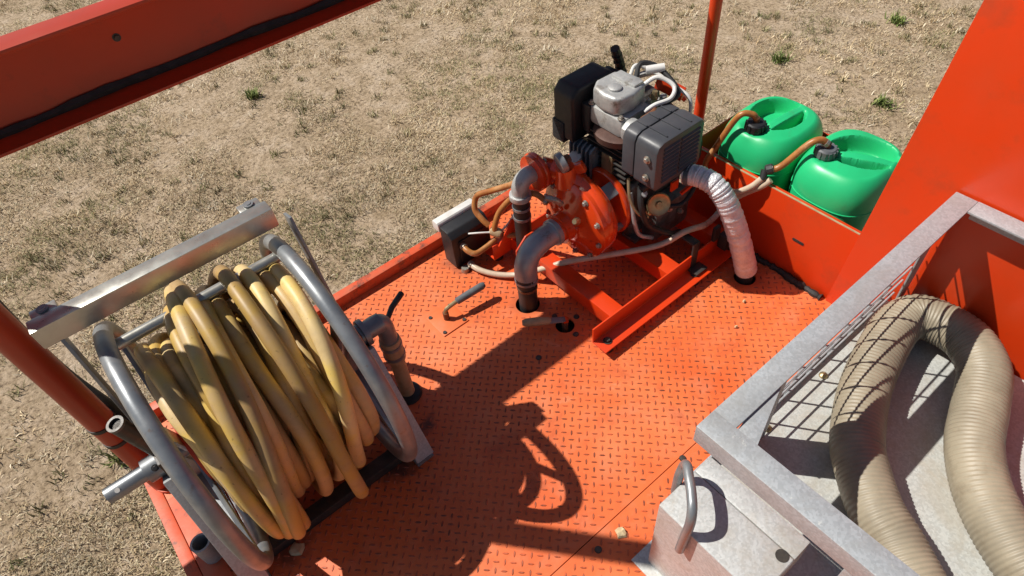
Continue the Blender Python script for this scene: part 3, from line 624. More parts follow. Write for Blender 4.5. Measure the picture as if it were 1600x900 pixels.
for z in (0.070, 0.100): MB().lathe([(0, 0.0285 if z < .08 else 0.0318), (0.008, 0.0285 if z < .08 else 0.0318)], (0.7015, PY - 0.009, z), (0, 0, 1), 26).build('hose_clamp', 'rust' if z < .08 else 'tube_steel', sq)
dq = thing('discharge_pipe', (0.775, 1.085, 0), 'grey pipe elbow and short black hose behind the red-orange pump', 'pipe')
MB().tube(spline([(0.845, 1.085, 0.307), (0.828, 1.085, 0.308), (0.811, 1.085, 0.301), (0.802, 1.085, 0.284), (0.800, 1.085, 0.262)], 6), 0.0235, 20).build('elbow', 'cast', dq)
MB().lathe([(0, 0.030), (0.016, 0.030)], (0.800, 1.085, 0.250), (0, 0, 1), 24).build('pipe_collar', 'cast', dq, bev=0.002)
MB().lathe([(0.001, 0.0235), (0.25, 0.0235)], (0.800, 1.085, 0.001), (0, 0, 1), 24).build('rubber_hose', 'rubber', dq)
for z in (0.215, 0.18): MB().lathe([(0, 0.0252), (0.009, 0.0252)], (0.800, 1.085, z), (0, 0, 1), 24).build('hose_clamp', 'tube_steel', dq)

eng = thing('engine', (1.08, 0.98, 0.08), 'single-cylinder air-cooled engine with black air box and louvred muffler', 'engine')
cc = MB(); cc.box((1.02, 0.885, 0.082), (1.225, 1.075, 0.275)); cco = cc.build('crankcase', 'cast_dark', eng, bev=0.022, seg=3)
MB().lathe([(0, 0.085), (0.012, 0.085), (0.02, 0.075)], (1.002, PY, PZ), (1, 0, 0), 36).build('drive_flange', 'cast_dark', eng)
MB().box((1.06, 0.83, 0.082), (1.20, 0.884, 0.20)).build('oil_sump', 'cast_dark', eng, bev=0.014)
rb = MB().prism([(0.985, 0.24), (0.985, 0.335), (1.0, 0.345), (1.075, 0.29), (1.075, 0.24)], 'y', 1.0, 1.085).build('blower_housing', 'cast_blue', eng, bev=0.008)
for i in range(6):
    y = 1.003 + i * 0.0155
    MB().prism([(0.978, 0.235), (0.978, 0.338), (0.997, 0.353), (1.079, 0.296), (1.079, 0.235)], 'y', y, y + 0.005).build('cooling_rib', 'cast_blue', rb, bev=0.001)
bk = MB(); bk.prism([(0.945, 0.245), (0.945, 0.30), (0.985, 0.32), (0.985, 0.245)], 'y', 1.035, 1.075); bk.build('bright_bracket', 'cast', eng, bev=0.008)
cf = MB().box((1.018, 0.918, 0.27), (1.132, 1.03, 0.40)).build('cylinder', 'dark_steel', eng, bev=0.012)
for i in range(8):
    z = 0.280 + i * 0.0155
    MB().box((1.003, 0.902, z), (1.148, 1.046, z + 0.0045)).build('cooling_fin', 'dark_steel', cf, bev=0.0015)
MB().box((1.001, 0.947, 0.285), (1.0185, 0.985, 0.345)).build('name_plate', 'brass', eng, bev=0.001)
gk = MB(); gk.lathe([(0, 0.055), (0.004, 0.066), (0.022, 0.068), (0.026, 0.06)], (1.045, 0.965, 0.385), (0, 0, 1), 30); gk.build('exhaust_flange', 'gasket', eng)
MB().box((1.0, 0.93, 0.378), (1.06, 1.0, 0.409)).build('exhaust_elbow', 'gasket', eng, bev=0.014, seg=3)
MB().box((1.005, 0.925, 0.411), (1.125, 1.045, 0.462)).build('cylinder_head', 'cast', eng, bev=0.012)
rc = MB(); rc.prism([(1.008, 0.955), (1.022, 0.940), (1.06, 0.936), (1.112, 0.948), (1.124, 0.975), (1.118, 1.022), (1.100, 1.046), (1.040, 1.048), (1.012, 1.03), (1.004, 0.99)], 'z', 0.463, 0.512); rco = rc.build('rocker_cover', 'cast', eng, bev=0.011, seg=3, smooth=50)
MB().lathe([(0, 0.017), (0.006, 0.0165), (0.008, 0.013)], (1.042, 0.985, 0.511), (0, 0, 1), 24).build('oil_cap', 'cast', rco)
MB().box((1.075, 0.952, 0.508), (1.108, 1.03, 0.518)).build('cover_rib', 'cast', rco, bev=0.004)
MB().prism([(1.0, 0.418), (1.0, 0.45), (1.02, 0.462), (1.045, 0.462), (1.045, 0.418)], 'y', 0.885, 0.924).build('carburettor', 'cast', eng, bev=0.008)
MB().lathe([(0, 0.017), (0.02, 0.017), (0.02, 0.012), (0.012, 0.012)], (1.02, 0.886, 0.438), (-0.3, -0.95, 0.1), 20).build('intake_throat', 'black_plastic', eng)
for (x, y) in ((1.014, 0.935), (1.116, 0.938), (1.014, 1.036), (1.116, 1.036)): hexbolt((x, y, 0.4625), (0, 0, 1), 0.005, 0.008, eng, 'head_bolt')
# black box on the far side
bb = MB(); bb.prism([(0.972, 0.345), (0.972, 0.478), (0.992, 0.500), (1.110, 0.500), (1.126, 0.486), (1.126, 0.345)], 'y', 1.062, 1.138); bbo = bb.build('air_box', 'black_plastic', eng, bev=0.012, seg=3)
MB().box((0.968, 1.095, 0.332), (1.13, 1.141, 0.395)).build('air_box_base', 'foam_black', bbo, bev=0.006)
MB().box((1.10, 1.052, 0.472), (1.134, 1.10, 0.494)).build('air_box_clip', 'black_plastic', bbo, bev=0.008)
MB().box((1.00, 1.03, 0.38), (1.10, 1.062, 0.46)).build('intake_duct', 'black_plastic', eng, bev=0.006)
st = MB(); st.tube([(1.196, 1.10, 0.42), (1.176, 1.10, 0.484), (1.157, 1.10, 0.528)], [0.011, 0.013, 0.0125], 10); sto = st.build('lever_grip', 'black_plastic', eng)
for i in range(4):
    t_ = i / 4; p_ = Vector((1.188, 1.10, 0.446)).lerp(Vector((1.160, 1.10, 0.522)), t_)
    MB().lathe([(0, 0.0142), (0.006, 0.0142)], p_, (-0.34, 0, 0.94), 10).build('grip_ring', 'black_plastic', sto)
# dark grey muffler in two halves with ridges and louvres
mx0, mx1, my0, my1, mz0, mz1 = 0.982, 1.146, 0.786, 0.898, 0.338, 0.472
def rbox(x0, x1, y0, y1, z0, z1, name, par, bev, ch=0.024):
    poly = [(x0, z0 + 0.010), (x0, z1 - ch), (x0 + ch * 0.3, z1 - ch * 0.3), (x0 + ch, z1), (x1 - ch * 0.7, z1), (x1 - ch * 0.2, z1 - ch * 0.2), (x1, z1 - ch * 0.7), (x1, z0 + 0.010), (x1 - 0.01, z0), (x0 + 0.01, z0)]
    return MB().prism(poly, 'y', y0, y1).build(name, 'grey_plastic', par, bev=bev, seg=2)
mo = rbox(mx0, mx1, 0.8585, my1, mz0, mz1, 'muffler_back', eng, 0.006)
mf = rbox(mx0 - 0.002, mx1 + 0.002, my0, 0.8555, mz0 - 0.002, mz1 + 0.001, 'muffler_front', eng, 0.009)
for i in range(3):
    x = mx0 + 0.040 + i * 0.042
    MB().box((x, 0.8595, mz1 + 0.0004), (x + 0.004, 0.893, mz1 + 0.0032)).build('ridge', 'grey_plastic', mo, bev=0.001)
    MB().box((x, 0.797, mz1 + 0.0014), (x + 0.004, 0.852, mz1 + 0.0042)).build('ridge', 'grey_plastic', mf, bev=0.001)
for i in range(9):
    z = mz0 + 0.017 + i * 0.0118
    for x0_, x1_ in ((mx0 + 0.022, mx0 + 0.075), (mx0 + 0.082, mx1 - 0.016)):
        lv = MB(); lv.prism([(my0 - 0.0003, z), (my0 - 0.0042, z + 0.0012), (my0 - 0.0045, z + 0.0035), (my0 - 0.0003, z + 0.0072)], 'x', x0_, x1_); lv.build('louvre', 'grey_plastic', mf)
for z in (0.372, 0.425): hexbolt((mx0 - 0.0035, 0.812, z), (-1, 0, 0), 0.006, 0.008, mf, 'muffler_bolt')
# leads, linkage, fuel parts
MB().tube(spline([(1.12, 0.965, 0.495), (1.15, 0.945, 0.512), (1.165, 0.905, 0.498), (1.14, 0.89, 0.482), (1.10, 0.905, 0.475), (1.075, 0.915, 0.462)], 8), 0.0055, 10).build('white_lead', 'white_part', eng)
MB().tube(spline([(1.115, 0.985, 0.50), (1.145, 1.0, 0.528), (1.175, 0.975, 0.52), (1.18, 0.92, 0.495), (1.165, 0.89, 0.478), (1.11, 0.90, 0.47)], 8), 0.0065, 10).build('black_lead', 'rubber', eng)
MB().tube(spline([(1.13, 1.02, 0.49), (1.165, 1.03, 0.505), (1.19, 0.99, 0.49), (1.20, 0.93, 0.472), (1.205, 0.88, 0.45), (1.195, 0.87, 0.38)], 8), 0.0048, 10).build('white_lead', 'white_part', eng)
MB().cyl((1.15, 0.985, 0.515), (1.185, 0.955, 0.52), 0.0105, 16).build('fuel_filter', 'white_part', eng)
MB().tube(spline([(1.055, 0.905, 0.455), (1.085, 0.895, 0.468), (1.105, 0.91, 0.46), (1.095, 0.925, 0.445)], 6), 0.006, 8).build('copper_pipe', 'rust', eng)
MB().bar((1.215, 1.00, 0.45), (1.235, 0.925, 0.432), 0.018, 0.035).build('governor_bracket', 'orange', eng, bev=0.003)
MB().bar((1.165, 1.02, 0.48), (1.225, 0.99, 0.485), 0.014, 0.012).build('throttle_arm', 'cast', eng, bev=0.003)
MB().box((1.149, 0.985, 0.29), (1.225, 1.06, 0.43)).build('recoil_housing', 'cast_dark', eng, bev=0.02, seg=3)
fb = MB(); fb.lathe([(0, 0.010), (0.0, 0.030), (0.005, 0.033), (0.009, 0.030), (0.005, 0.022), (0.006, 0.010), (0.012, 0.008)], (1.062, 0.832, 0.225), (-0.45, -0.75, 0.35), 26); fb.build('end_cover', 'brass', eng)
MB().cyl((1.02, 0.86, 0.285), (1.05, 0.85, 0.30), 0.014, 14).build('solenoid', 'black_plastic', eng)
MB().tube(spline([(1.025, 0.865, 0.285), (1.01, 0.845, 0.24), (1.03, 0.83, 0.17), (1.09, 0.80, 0.12), (1.13, 0.80, 0.10)], 8), 0.0085, 10).build('black_lead', 'rubber', eng)
MB().tube(spline([(1.01, 0.885, 0.26), (1.0, 0.86, 0.20), (1.01, 0.845, 0.14), (1.05, 0.83, 0.11)], 8), 0.006, 10).build('shiny_pipe', 'cast', eng)
MB().tube(spline([(1.08, 0.82, 0.21), (1.12, 0.795, 0.215), (1.17, 0.80, 0.25), (1.21, 0.83, 0.27)], 8), 0.0065, 10).build('black_lead', 'rubber', eng)
for k_, (p_, a_, r_, h_, m_) in enumerate((((1.03, 0.86, 0.262), (-0.5, -0.6, 0.6), 0.009, 0.022, 'cast'), ((1.045, 0.848, 0.20), (-0.5, -0.8, 0.2), 0.007, 0.016, 'brass'), ((1.012, 0.905, 0.235), (-1, -0.2, 0.3), 0.008, 0.014, 'cast'),
        ((1.10, 0.826, 0.19), (-0.1, -1, 0.3), 0.008, 0.012, 'bolt'), ((1.15, 0.826, 0.15), (0, -1, 0.2), 0.007, 0.012, 'bolt'), ((1.07, 0.826, 0.13), (0, -1, 0.2), 0.007, 0.010, 'bolt'), ((1.135, 0.94, 0.463), (0.1, -0.1, 1), 0.009, 0.02, 'brass'), ((1.16, 0.93, 0.445), (0, 0, 1), 0.012, 0.018, 'cast'))):
    MB().lathe([(0, r_ * 1.3), (h_ * 0.3, r_ * 1.3), (h_ * 0.3, r_ * 0.8), (h_, r_ * 0.75)], p_, a_, 8).build('fitting', m_, eng, smooth=30)
MB().tube(spline([(1.015, 0.90, 0.30), (0.998, 0.875, 0.255), (1.005, 0.85, 0.215), (1.03, 0.835, 0.195)], 6), 0.0042, 8).build('brass_pipe', 'brass', eng)
MB().tube(spline([(1.20, 0.97, 0.43), (1.225, 0.93, 0.38), (1.245, 0.88, 0.31), (1.25, 0.86, 0.27)], 6), 0.005, 8).build('black_lead', 'rubber', eng)
MB().bar((1.225, 0.985, 0.455), (1.265, 0.94, 0.40), 0.022, 0.012).build('governor_arm', 'orange', eng, bev=0.003)
MB().box((1.085, 0.812, 0.262), (1.112, 0.818, 0.292)).build('orange_tag', 'orange', eng, bev=0.001)
MB().bar((1.11, 0.80, 0.25), (1.17, 0.79, 0.275), 0.008, 0.008).build('tie_strap', 'orange', eng)
MB().box((1.236, 0.872, 0.225), (1.288, 0.925, 0.298)).build('battery_cover', 'black_plastic', eng, bev=0.02, seg=3)
MB().box((1.226, 0.98, 0.24), (1.275, 1.04, 0.30)).build('fuel_pump', 'rust', eng, bev=0.012)
for (x, y) in ((1.04, 0.885), (1.21, 0.885)): MB().box((x - 0.02, y - 0.02, 0.0805), (x + 0.02, y + 0.03, 0.092)).build('engine_foot', 'cast_dark', eng, bev=0.002)

# foil duct from the muffler into the deck
fd = thing('foil_duct', (1.205, 0.615, 0), 'crinkled silver foil exhaust duct bending from muffler down into the deck', 'duct')
fp = spline([(1.103, 0.790, 0.325), (1.112, 0.755, 0.332), (1.118, 0.715, 0.328), (1.125, 0.682, 0.300), (1.138, 0.655, 0.245), (1.158, 0.634, 0.170), (1.185, 0.621, 0.085), (1.204, 0.617, 0.030)], 12)
fp = spline(fp, 2)
ph = np.cumsum([random.uniform(0.35, 1.1) for _ in fp])
rad = [0.0258 + 0.0013 * math.sin(ph[i]) * math.sin(i * 0.21 + 1) + random.uniform(-0.0013, 0.0013) + 0.003 * (i / len(fp)) for i in range(len(fp))]
MB().tube(fp, rad, 22).build('foil_tube', 'foil', fd, smooth=70)
MB().lathe([(0.0, 0.0275), (0.012, 0.0275)], (1.104, 0.785, 0.326), (0.24, -0.95, 0.15), 22).build('band_clamp', 'cast_blue', fd)
MB().cyl((1.206, 0.616, -0.03), (1.205, 0.617, 0.036), 0.0225, 20).build('outlet_pipe', 'rubber', fd)

# ---------------------------------------------------------------- control box and small lines at the far edge
bx = thing('control_box', (0.68, 1.25, 0), 'black box with white lid at the grass-side deck edge', 'box')
MB().prism([(1.205, 0.004), (1.205, 0.118), (1.222, 0.134), (1.262, 0.134), (1.262, 0.004)], 'x', 0.632, 0.765).build('case', 'black_plastic', bx, bev=0.004)
MB().prism([(1.2625, 0.112), (1.2625, 0.138), (1.268, 0.144), (1.290, 0.144), (1.294, 0.138), (1.294, 0.112)], 'x', 0.630, 0.768).build('lid', 'white_part', bx, bev=0.003)
MB().box((0.652, 1.2015, 0.02), (0.745, 1.2045, 0.10)).build('face_panel', 'black_plastic', bx, bev=0.001)
ft = MB(); ft.lathe([(0, 0.013), (0.012, 0.011)], (0.648, 1.185, 0.001), (0, 0, 1), 14); ft.build('foot', 'bolt', bx)
def line(name, pts, r, mat, label, cat='hose', group=None, ends=None):
    o = thing(name, pts[0], label, cat, group)
    MB().tube(spline(pts, 8), r, 12).build('tube', mat, o)
    if ends:
        for i in ends:
            p, q = Vector(pts[i]), Vector(pts[i + 1 if i >= 0 else i - 1]); d = (q - p).normalized()
            MB().lathe([(0.004, r * 1.28), (0.013, r * 1.28)], p, d, 14).build('clamp', 'bolt', o)
    return o
line('amber_hose', [(0.815, 1.075, 0.315), (0.80, 1.12, 0.275), (0.775, 1.19, 0.225), (0.752, 1.225, 0.20), (0.735, 1.22, 0.165), (0.735, 1.19, 0.145), (0.742, 1.17, 0.13)], 0.0085, 'amber', 'upper amber hose from the rear grey elbow down toward the black box', 'hose', None, (0,))
line('amber_hose', [(0.850, 1.03, 0.235), (0.836, 1.07, 0.252), (0.81, 1.115, 0.235), (0.772, 1.145, 0.185), (0.748, 1.15, 0.135), (0.75, 1.145, 0.11)], 0.0085, 'amber', 'dark amber hose arching in front of the pump', 'hose', None, (0,))
line('amber_hose', [(0.662, 1.203, 0.085), (0.662, 1.175, 0.080), (0.675, 1.155, 0.075), (0.71, 1.15, 0.08), (0.745, 1.148, 0.09)], 0.0085, 'amber', 'short amber hose looping out of the black box front', 'hose', None, (0,))
jb = thing('hose_tee', (0.753, 1.146, 0.10), 'amber plastic tee joining the small hoses beside the pump', 'fitting')
MB().lathe([(0, 0.011), (0.005, 0.015), (0.03, 0.015), (0.036, 0.011)], (0.745, 1.165, 0.115), (0.3, -1, -0.1), 16).build('body', 'tan_grip', jb)
MB().tube([(0.75, 1.147, 0.11), (0.775, 1.125, 0.10), (0.80, 1.11, 0.095)], 0.0085, 12).build('branch', 'amber', jb)
MB().cyl((0.80, 1.11, 0.095), (0.815, 1.098, 0.092), 0.0115, 8).build('nut', 'bolt', jb)
line('white_wire', [(0.69, 1.2025, 0.11), (0.705, 1.18, 0.118), (0.74, 1.155, 0.115)], 0.0028, 'white_part', 'thin white wire leaving the black box', 'wire')
line('white_wire', [(0.76, 1.14, 0.115), (0.785, 1.13, 0.14), (0.81, 1.115, 0.19)], 0.0032, 'white_part', 'thin white wire beside the rear black hose', 'wire')
line('clear_tube', [(0.665, 1.185, 0.02), (0.672, 1.145, 0.016), (0.70, 1.095, 0.014), (0.742, 1.045, 0.022), (0.79, 0.985, 0.060), (0.845, 0.93, 0.092), (0.94, 0.865, 0.098), (1.05, 0.805, 0.098), (1.108, 0.768, 0.136), (1.160, 0.757, 0.128), (1.205, 0.765, 0.105), (1.255, 0.775, 0.095), (1.283, 0.76, 0.14), (1.2865, 0.715, 0.20), (1.287, 0.68, 0.24), (1.300, 0.664, 0.264)], 0.0085, 'clear_tube', 'long cloudy clear tube crossing in front of the engine to the cans', 'tube', None, (0,))

# ---------------------------------------------------------------- valve levers
lv = thing('valve_lever', (0.50, 1.07, 0), 'grey-gripped valve lever on the small bolted plate', 'lever')
MB().cyl((0.499, 1.072, 0.003), (0.499, 1.072, 0.030), 0.0085, 14).build('stem', 'rust', lv)
MB().tube(spline([(0.499, 1.072, 0.028), (0.506, 1.072, 0.040), (0.535, 1.070, 0.046), (0.555, 1.068, 0.047)], 5), 0.0062, 10).build('arm', 'brass', lv)
MB().tube([(0.538, 1.0698, 0.0455), (0.54, 1.0697, 0.046), (0.58, 1.066, 0.049), (0.622, 1.062, 0.052), (0.630, 1.0615, 0.0525)], [0.008, 0.0102, 0.0108, 0.0108, 0.007], 14).build('grip', 'grip', lv)
lv = thing('valve_lever', (0.72, 0.835, 0), 'tan-gripped valve lever rising out of a round deck hole', 'lever')
MB().cyl((0.723, 0.833, -0.04), (0.723, 0.833, 0.022), 0.009, 14).build('stem', 'rust', lv)
MB().bar((0.725, 0.832, 0.024), (0.672, 0.862, 0.034), 0.018, 0.006).build('arm', 'tube_steel', lv, bev=0.002)
MB().tube([(0.69, 0.852, 0.031), (0.685, 0.855, 0.032), (0.66, 0.870, 0.037), (0.632, 0.886, 0.041), (0.624, 0.891, 0.042)], [0.007, 0.010, 0.0115, 0.011, 0.007], 14).build('grip', 'tan_grip', lv)
MB().lathe([(0, 0.012), (0.006, 0.011)], (0.723, 0.833, 0.021), (0, 0, 1), 6).build('nut', 'pump_red', lv)

# ---------------------------------------------------------------- green cans
def can_mesh(hx, hy, H, hang, cap_xy):
    # rounded box as a dense grid wrapped on a superellipse plan, its top carrying the moulded hand recess
    NU, rows = 128, []
    def plan(t, s, e=2.9):
        c, s_ = math.cos(t), math.sin(t); k_ = (abs(c) ** e + abs(s_) ** e) ** (-1 / e); return hx * s * c * k_, hy * s * s_ * k_
    zs = [(0.0, 0.90), (0.004, 0.96), (0.014, 0.99), (0.05, 1.0)] + [(z, 1.0 - 0.012 * (1 if abs(z - 0.17) < 0.012 else 0)) for z in np.linspace(0.07, H - 0.085, 12)] + \
         [(H - 0.085 + 0.075 * math.sin(a), 1.0 - 0.36 * (1 - math.cos(a)) ) for a in np.linspace(0.15, 1.25, 9)]
    vs = []; fs = []
    for z, s in zs:
        for i in range(NU): x, y = plan(2 * math.pi * i / NU, s); vs.append([x, y, z])
    zt, st_ = zs[-1]
    NR = 40
    for k_ in range(1, NR + 1):
        s = st_ * (1 - k_ / (NR + 0.5)); zz = zt + 0.008 * (1 - (s / st_) ** 2)
        e = 2.9 - 0.9 * (k_ / NR)
        for i in range(NU): x, y = plan(2 * math.pi * i / NU, s, e); vs.append([x, y, zz])
    ca, sa = math.cos(hang), math.sin(hang)
    n0 = len(zs) * NU
    for i in range(int(NU * (len(zs) - 7)), len(vs)):
        x, y, z = vs[i]; u = x * ca + y * sa - 0.012; v = -x * sa + y * ca
        q = ((u - 0.004) / 0.084) ** 2 + ((v - 0.006) / 0.068) ** 2
        sstep = lambda a_, b_, t_: (lambda q_: q_ * q_ * (3 - 2 * q_))(min(1, max(0, (t_ - a_) / (b_ - a_))))
        dpt = 0.044 * sstep(1.05, 0.72, q)
        rv = v + 0.018 + u * 0.12                       # the grip bar crosses the bowl off centre
        ridge = sstep(0.0175, 0.0105, abs(rv))
        if rv < 0: dpt *= 1.15
        z -= dpt * (1 - ridge * 0.95)
        # cap shoulder
        cxx, cyy = cap_xy; dc = math.hypot(x - cxx, y - cyy)
        w = min(1, max(0, (0.040 - dc) / 0.012)); z = z * (1 - w) + (zt - 0.004) * w
        vs[i][2] = z
    nr = len(vs) // NU
    for r_ in range(nr - 1):
        for i in range(NU): fs.append((r_ * NU + i, r_ * NU + (i + 1) % NU, (r_ + 1) * NU + (i + 1) % NU, (r_ + 1) * NU + i))
    fs.append(tuple(reversed(range(NU)))); fs.append(tuple((nr - 1) * NU + i for i in range(NU)))
    return vs, fs, zt
def can(x, y, hang, capxy, label, cap_mat, group='green plastic cans in the tray'):
    c = thing('jerrycan', (x, y, 0.007), label, 'jerrycan', group)
    vs, fs, zt = can_mesh(0.131, 0.113, 0.340, hang, capxy)
    b = MB(); b.add([(v[0] + x, v[1] + y, v[2] + 0.007) for v in vs], fs); bo = b.build('body', 'green', c, smooth=60)
    # slot beside the handle bar
    ca, sa = math.cos(hang), math.sin(hang)
    cx, cy = x + capxy[0], y + capxy[1]; z = zt + 0.004
    cap = MB(); cap.lathe([(0, 0.026), (0.004, 0.027), (0.020, 0.0255), (0.024, 0.022)], (cx, cy, z), (0, 0, 1), 28); co = cap.build('cap', cap_mat, c)
    for i in range(14):
        a = i * 2 * math.pi / 14
        MB().bar((cx + 0.0268 * math.cos(a), cy + 0.0268 * math.sin(a), z + 0.003), (cx + 0.0258 * math.cos(a), cy + 0.0258 * math.sin(a), z + 0.021), 0.005, 0.004, (math.cos(a), math.sin(a), 0)).build('cap_rib', cap_mat, co)
    MB().lathe([(0, 0.008), (0.012, 0.008), (0.014, 0.006)], (cx, cy, z + 0.024), (0, 0, 1), 8).build('barb', 'rust', c)
    return c, Vector((cx, cy, z + 0.034))
c1, k1 = can(1.445, 0.770, 0.05, (-0.078, 0.010), 'green jerrycan nearest the engine with a black ribbed cap', 'black_plastic')
c2, k2 = can(1.450, 0.540, -0.95, (-0.052, 0.052), 'green jerrycan beside the tall orange sheet with a grey cap', 'grip')

for x0_, y0_, x1_, y1_, z0_, z1_ in ((1.3175, 0.505, 1.3200, 0.572, 0.2330, 0.2345), (1.3175, 0.5705, 1.3200, 0.572, 0.2255, 0.2325)):
    MB().box((x0_, y0_, z0_), (x1_, y1_, z1_)).build('printed_line', 'black_plastic', c2)
for cx_, cy_, co_ in ((1.445, 0.770, c1), (1.450, 0.540, c2)):      # mould seam round the waist
    ring = []
    for i in range(64):
        t = 2 * math.pi * i / 64; c_, s__ = math.cos(t), math.sin(t); k_ = (abs(c_) ** 2.9 + abs(s__) ** 2.9) ** (-1 / 2.9); ring.append((cx_ + 0.1315 * c_ * k_, cy_ + 0.1135 * s__ * k_, 0.2445))
    MB().tube(ring, 0.0016, 6, closed=True).build('mould_seam', 'green', co_)
line('can_hose', [k1 + Vector((0, 0, -0.004)), k1 + Vector((-0.01, 0.012, 0.012)), k1 + Vector((-0.035, 0.035, 0.006)), (1.302, 0.845, 0.275), (1.29, 0.86, 0.22), (1.28, 0.85, 0.16)], 0.0082, 'amber', 'amber hose from the black ribbed cap back toward the engine', 'hose')
line('can_hose', [k2 + Vector((0, 0, -0.004)), k2 + Vector((-0.012, 0.014, 0.010)), k2 + Vector((-0.035, 0.032, 0.0)), (1.325, 0.66, 0.297), (1.305, 0.682, 0.285)], 0.0086, 'amber', 'amber hose from the grey cap over the tray edge', 'hose', None, (0, -1))
js = thing('hose_joint', (1.30, 0.69, 0.275), 'small black joint clipped on the tray edge between the cans', 'fitting')
MB().lathe([(0, 0.009), (0.004, 0.014), (0.018, 0.014), (0.022, 0.010)], (1.315, 0.672, 0.290), (-0.6, 0.7, -0.35), 10).build('nut', 'rubber', js)
MB().cyl((1.302, 0.688, 0.283), (1.289, 0.682, 0.262), 0.0095, 12).build('elbow', 'rubber', js)
ch2 = line('return_hose', [(1.289, 0.683, 0.265), (1.276, 0.70, 0.235), (1.268, 0.735, 0.20), (1.262, 0.775, 0.185)], 0.0085, 'clear_tube', 'short tan hose hanging on the orange tray front', 'hose')

# ---------------------------------------------------------------- galvanised cage, its hose and the box with the handle
cage = thing('steel_cage', (0.95, 0.0, 0.0), 'galvanised steel basket with wire mesh side at the lower right', 'cage')
zr, yo, xo, xe, yn = 0.475, 0.264, 0.491, 1.284, -0.52
zf = 0.12; ym = 0.2835          # the mesh leans out from the rail to the floor edge
MB().prism([(yo - 0.043, zr - 0.005), (yo - 0.043, zr), (yo, zr), (yo, zr - 0.043), (yo - 0.005, zr - 0.043), (yo - 0.005, zr - 0.005)], 'x', xo + 0.0005, xe).build('side_rail', 'galv', cage, bev=0.0015)
MB().prism([(xo, zr - 0.043), (xo, zr + 0.0008), (xo + 0.043, zr + 0.0008), (xo + 0.043, zr - 0.0042), (xo + 0.005, zr - 0.0042), (xo + 0.005, zr - 0.043)], 'y', yn, yo - 0.0005).build('end_rail', 'galv', cage, bev=0.0015)
MB().prism([(xe, zr - 0.043), (xe, zr + 0.0008), (xe - 0.043, zr + 0.0008), (xe - 0.043, zr - 0.0042), (xe - 0.005, zr - 0.0042), (xe - 0.005, zr - 0.043)], 'y', yn, yo - 0.0435).build('end_rail', 'galv', cage, bev=0.0015)
MB().box((xo + 0.06, yn, zf - 0.005), (xe, ym + 0.014, zf)).build('floor_sheet', 'galv_floor', cage)
MB().box((xo + 0.06, ym + 0.006, zf + 0.0005), (xe, ym + 0.011, zf + 0.030)).build('floor_lip', 'galv', cage, bev=0.001)
MB().prism([(0.576, yo - 0.038), (0.664, yo - 0.038), (0.530, 0.180), (0.530, 0.2175)], 'z', zr - 0.0095, zr - 0.0055).build('corner_brace', 'galv', cage, bev=0.001)
MB().box((0.662, yo - 0.0095, zf + 0.001), (0.766, yo - 0.0055, zr - 0.0105)).build('corner_plate', 'galv', cage, bev=0.001)
MB().box((xe - 0.05, yo - 0.0095, zf + 0.001), (xe - 0.006, yo - 0.0055, zr - 0.0055)).build('corner_plate', 'galv', cage, bev=0.001)
xw = 0.787
while xw < xe - 0.05:
    MB().cyl((xw, ym, zf + 0.002), (xw, yo - 0.0085, zr - 0.006), 0.0023, 8).build('mesh_wire', 'galv', cage); xw += 0.080
for i in range(7):
    z = zf + 0.040 + i * 0.0475; yw = ym + (yo - 0.0085 - ym) * (z - zf) / (zr - zf) - 0.0042
    MB().cyl((0.655, yw, z), (xe - 0.007, yw, z), 0.0023, 8).build('mesh_wire', 'galv', cage)
for (x, y) in ((0.785, 0.262), (0.985, 0.260), (1.22, 0.262)):
    MB().lathe([(0, 0.010), (0.004, 0.009), (0.008, 0.004)], (x + 0.0, y, zf + 0.0005), (0, 0, 1), 10).build('floor_bolt', 'brass', cage)
for (x0_, y0_) in ((xo + 0.085, 0.19), (xo + 0.085, -0.5), (xe - 0.1, 0.19), (xe - 0.1, -0.5)):
    MB().box((x0_, y0_, 0.001), (x0_ + 0.05, y0_ + 0.05, zf - 0.0055)).build('foot', 'galv', cage, bev=0.002)
MB().bar((xo + 0.018, -0.02, 0.005), (xo + 0.018, -0.02, zr - 0.044), 0.034, 0.034, (1, 0, 0)).build('end_post', 'galv', cage, bev=0.002)
MB().box((xo + 0.006, -0.30, 0.25), (xo + 0.010, -0.04, zr - 0.0055)).build('end_plate', 'galv', cage, bev=0.001)

sh = thing('suction_hose', (0.9, 0.1, zf), 'thick tan ribbed suction hose coiled in the mesh cage', 'hose')
hp = spline([(0.548, -0.495, 0.171), (0.608, -0.295, 0.171), (0.656, -0.166, 0.171), (0.7, -0.085, 0.171), (0.73, -0.037, 0.171), (0.758, 0.016, 0.171), (0.809, 0.074, 0.171), (0.861, 0.118, 0.171), (0.975, 0.172, 0.172), (1.11, 0.207, 0.174), (1.19, 0.215, 0.177), (1.234, 0.19, 0.181), (1.24, 0.105, 0.185), (1.19, 0.037, 0.184), (1.106, 0.0, 0.177), (1.0, -0.042, 0.173), (0.906, -0.121, 0.171), (0.832, -0.253, 0.171), (0.79, -0.442, 0.171)], 4)
# resample evenly so the ribs keep their pitch
def resample(P_, step):
    P_ = [Vector(p) for p in P_]; L = [0]
    for a, b_ in zip(P_, P_[1:]): L.append(L[-1] + (b_ - a).length)
    n = int(L[-1] / step); out = []; j = 0
    for i in range(n + 1):
        d = i * step
        while j < len(L) - 2 and L[j + 1] < d: j += 1
        out.append(P_[j].lerp(P_[j + 1], (d - L[j]) / max(1e-9, L[j + 1] - L[j])))
    return out
hp = resample(spline(hp, 3), 0.0022)
MB().tube(hp, [0.0495 + (0.0010 if (i // 2) % 2 else -0.0006) + 0.0008 * math.sin(i * 0.031) * math.sin(i * 0.013 + 1) + random.uniform(-.0002, .0002) for i in range(len(hp))], 28).build('hose', 'suction', sh, smooth=50)

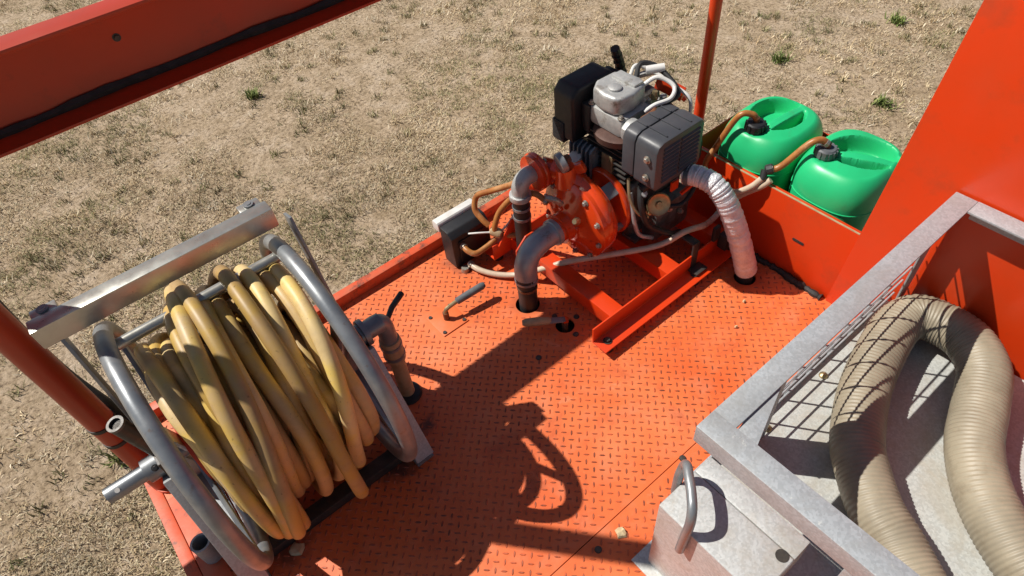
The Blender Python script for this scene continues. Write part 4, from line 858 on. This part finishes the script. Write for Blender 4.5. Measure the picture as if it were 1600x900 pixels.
gb = thing('galvanised_box', (0.49, 0.16, 0), 'galvanised steel box with a bent rod handle at the cage corner', 'box')
bz = 0.282
MB().box((0.428, 0.055, 0.006), (0.522, 0.262, bz)).build('body', 'galv_box', gb, bev=0.004, seg=3)
MB().box((0.523, 0.055, 0.20), (0.566, 0.262, bz - 0.001)).build('flange', 'galv_box', gb, bev=0.003)
MB().box((0.405, -0.05, 0.001), (0.53, 0.285, 0.0055)).build('base_plate', 'galv_box', gb, bev=0.001)
hd = MB(); hd.tube(spline([(0.487, 0.270, 0.235), (0.487, 0.270, 0.300), (0.492, 0.268, 0.335), (0.484, 0.258, 0.358), (0.470, 0.243, 0.362), (0.452, 0.222, 0.360), (0.434, 0.204, 0.352), (0.424, 0.196, 0.325), (0.421, 0.197, 0.28), (0.4205, 0.199, 0.215)], 7), 0.0085, 14); hd.build('handle', 'tube_steel', gb)
MB().lathe([(0, 0.011), (0.0015, 0.011)], (0.512, 0.072, bz - 0.0005), (0, 0, 1), 18).build('drain_hole', 'dark_steel', gb)
MB().bar((0.424, 0.058, bz - 0.003), (0.424, 0.258, bz - 0.003), 0.004, 0.004).build('rust_edge', 'rust', gb) if False else None

# ---------------------------------------------------------------- black hose by the post, litter
line('black_hose', [(-0.33, 1.42, 0.55), (-0.318, 1.33, 0.43), (-0.295, 1.235, 0.345), (-0.262, 1.16, 0.265), (-0.235, 1.12, 0.16), (-0.225, 1.11, 0.02)], 0.0175, 'rubber', 'thick black rubber hose bending down beside the left corner post', 'hose')
def chip(x, y, r, label, z=0.002, seed=0):
    rd = random.Random(seed); n = 9; b = MB()
    ring = [(x + r * rd.uniform(0.65, 1.1) * math.cos(2 * math.pi * i / n), y + r * rd.uniform(0.65, 1.1) * math.sin(2 * math.pi * i / n)) for i in range(n)]
    vs = [(px, py, z) for px, py in ring] + [(x + (px - x) * 0.75, y + (py - y) * 0.75, z + rd.uniform(0.003, 0.008)) for px, py in ring] + [(x, y, z + 0.007)]
    fs = [tuple(reversed(range(n)))] + [(i, (i + 1) % n, n + (i + 1) % n, n + i) for i in range(n)] + [(n + i, n + (i + 1) % n, 2 * n) for i in range(n)]
    vs = [(a - x, b_ - y, c - z) for a, b_, c in vs]
    b.add(vs, fs); o = b.build('debris_chip', 'chip', None, smooth=20); o.location = (x, y, z); return tag(o, label, 'debris')
chip(0.431, 0.338, 0.015, 'pale cream chip lying on the sunlit deck near the seam', seed=1)
chip(-0.118, 0.775, 0.018, 'tan chip lying on the deck below the reel', seed=2)
chip(1.13, 0.56, 0.005, 'tiny pale crumb on the deck near the foil duct', seed=3)
chip(1.045, 0.52, 0.0045, 'tiny pale crumb on the deck nearer the cage', seed=4)
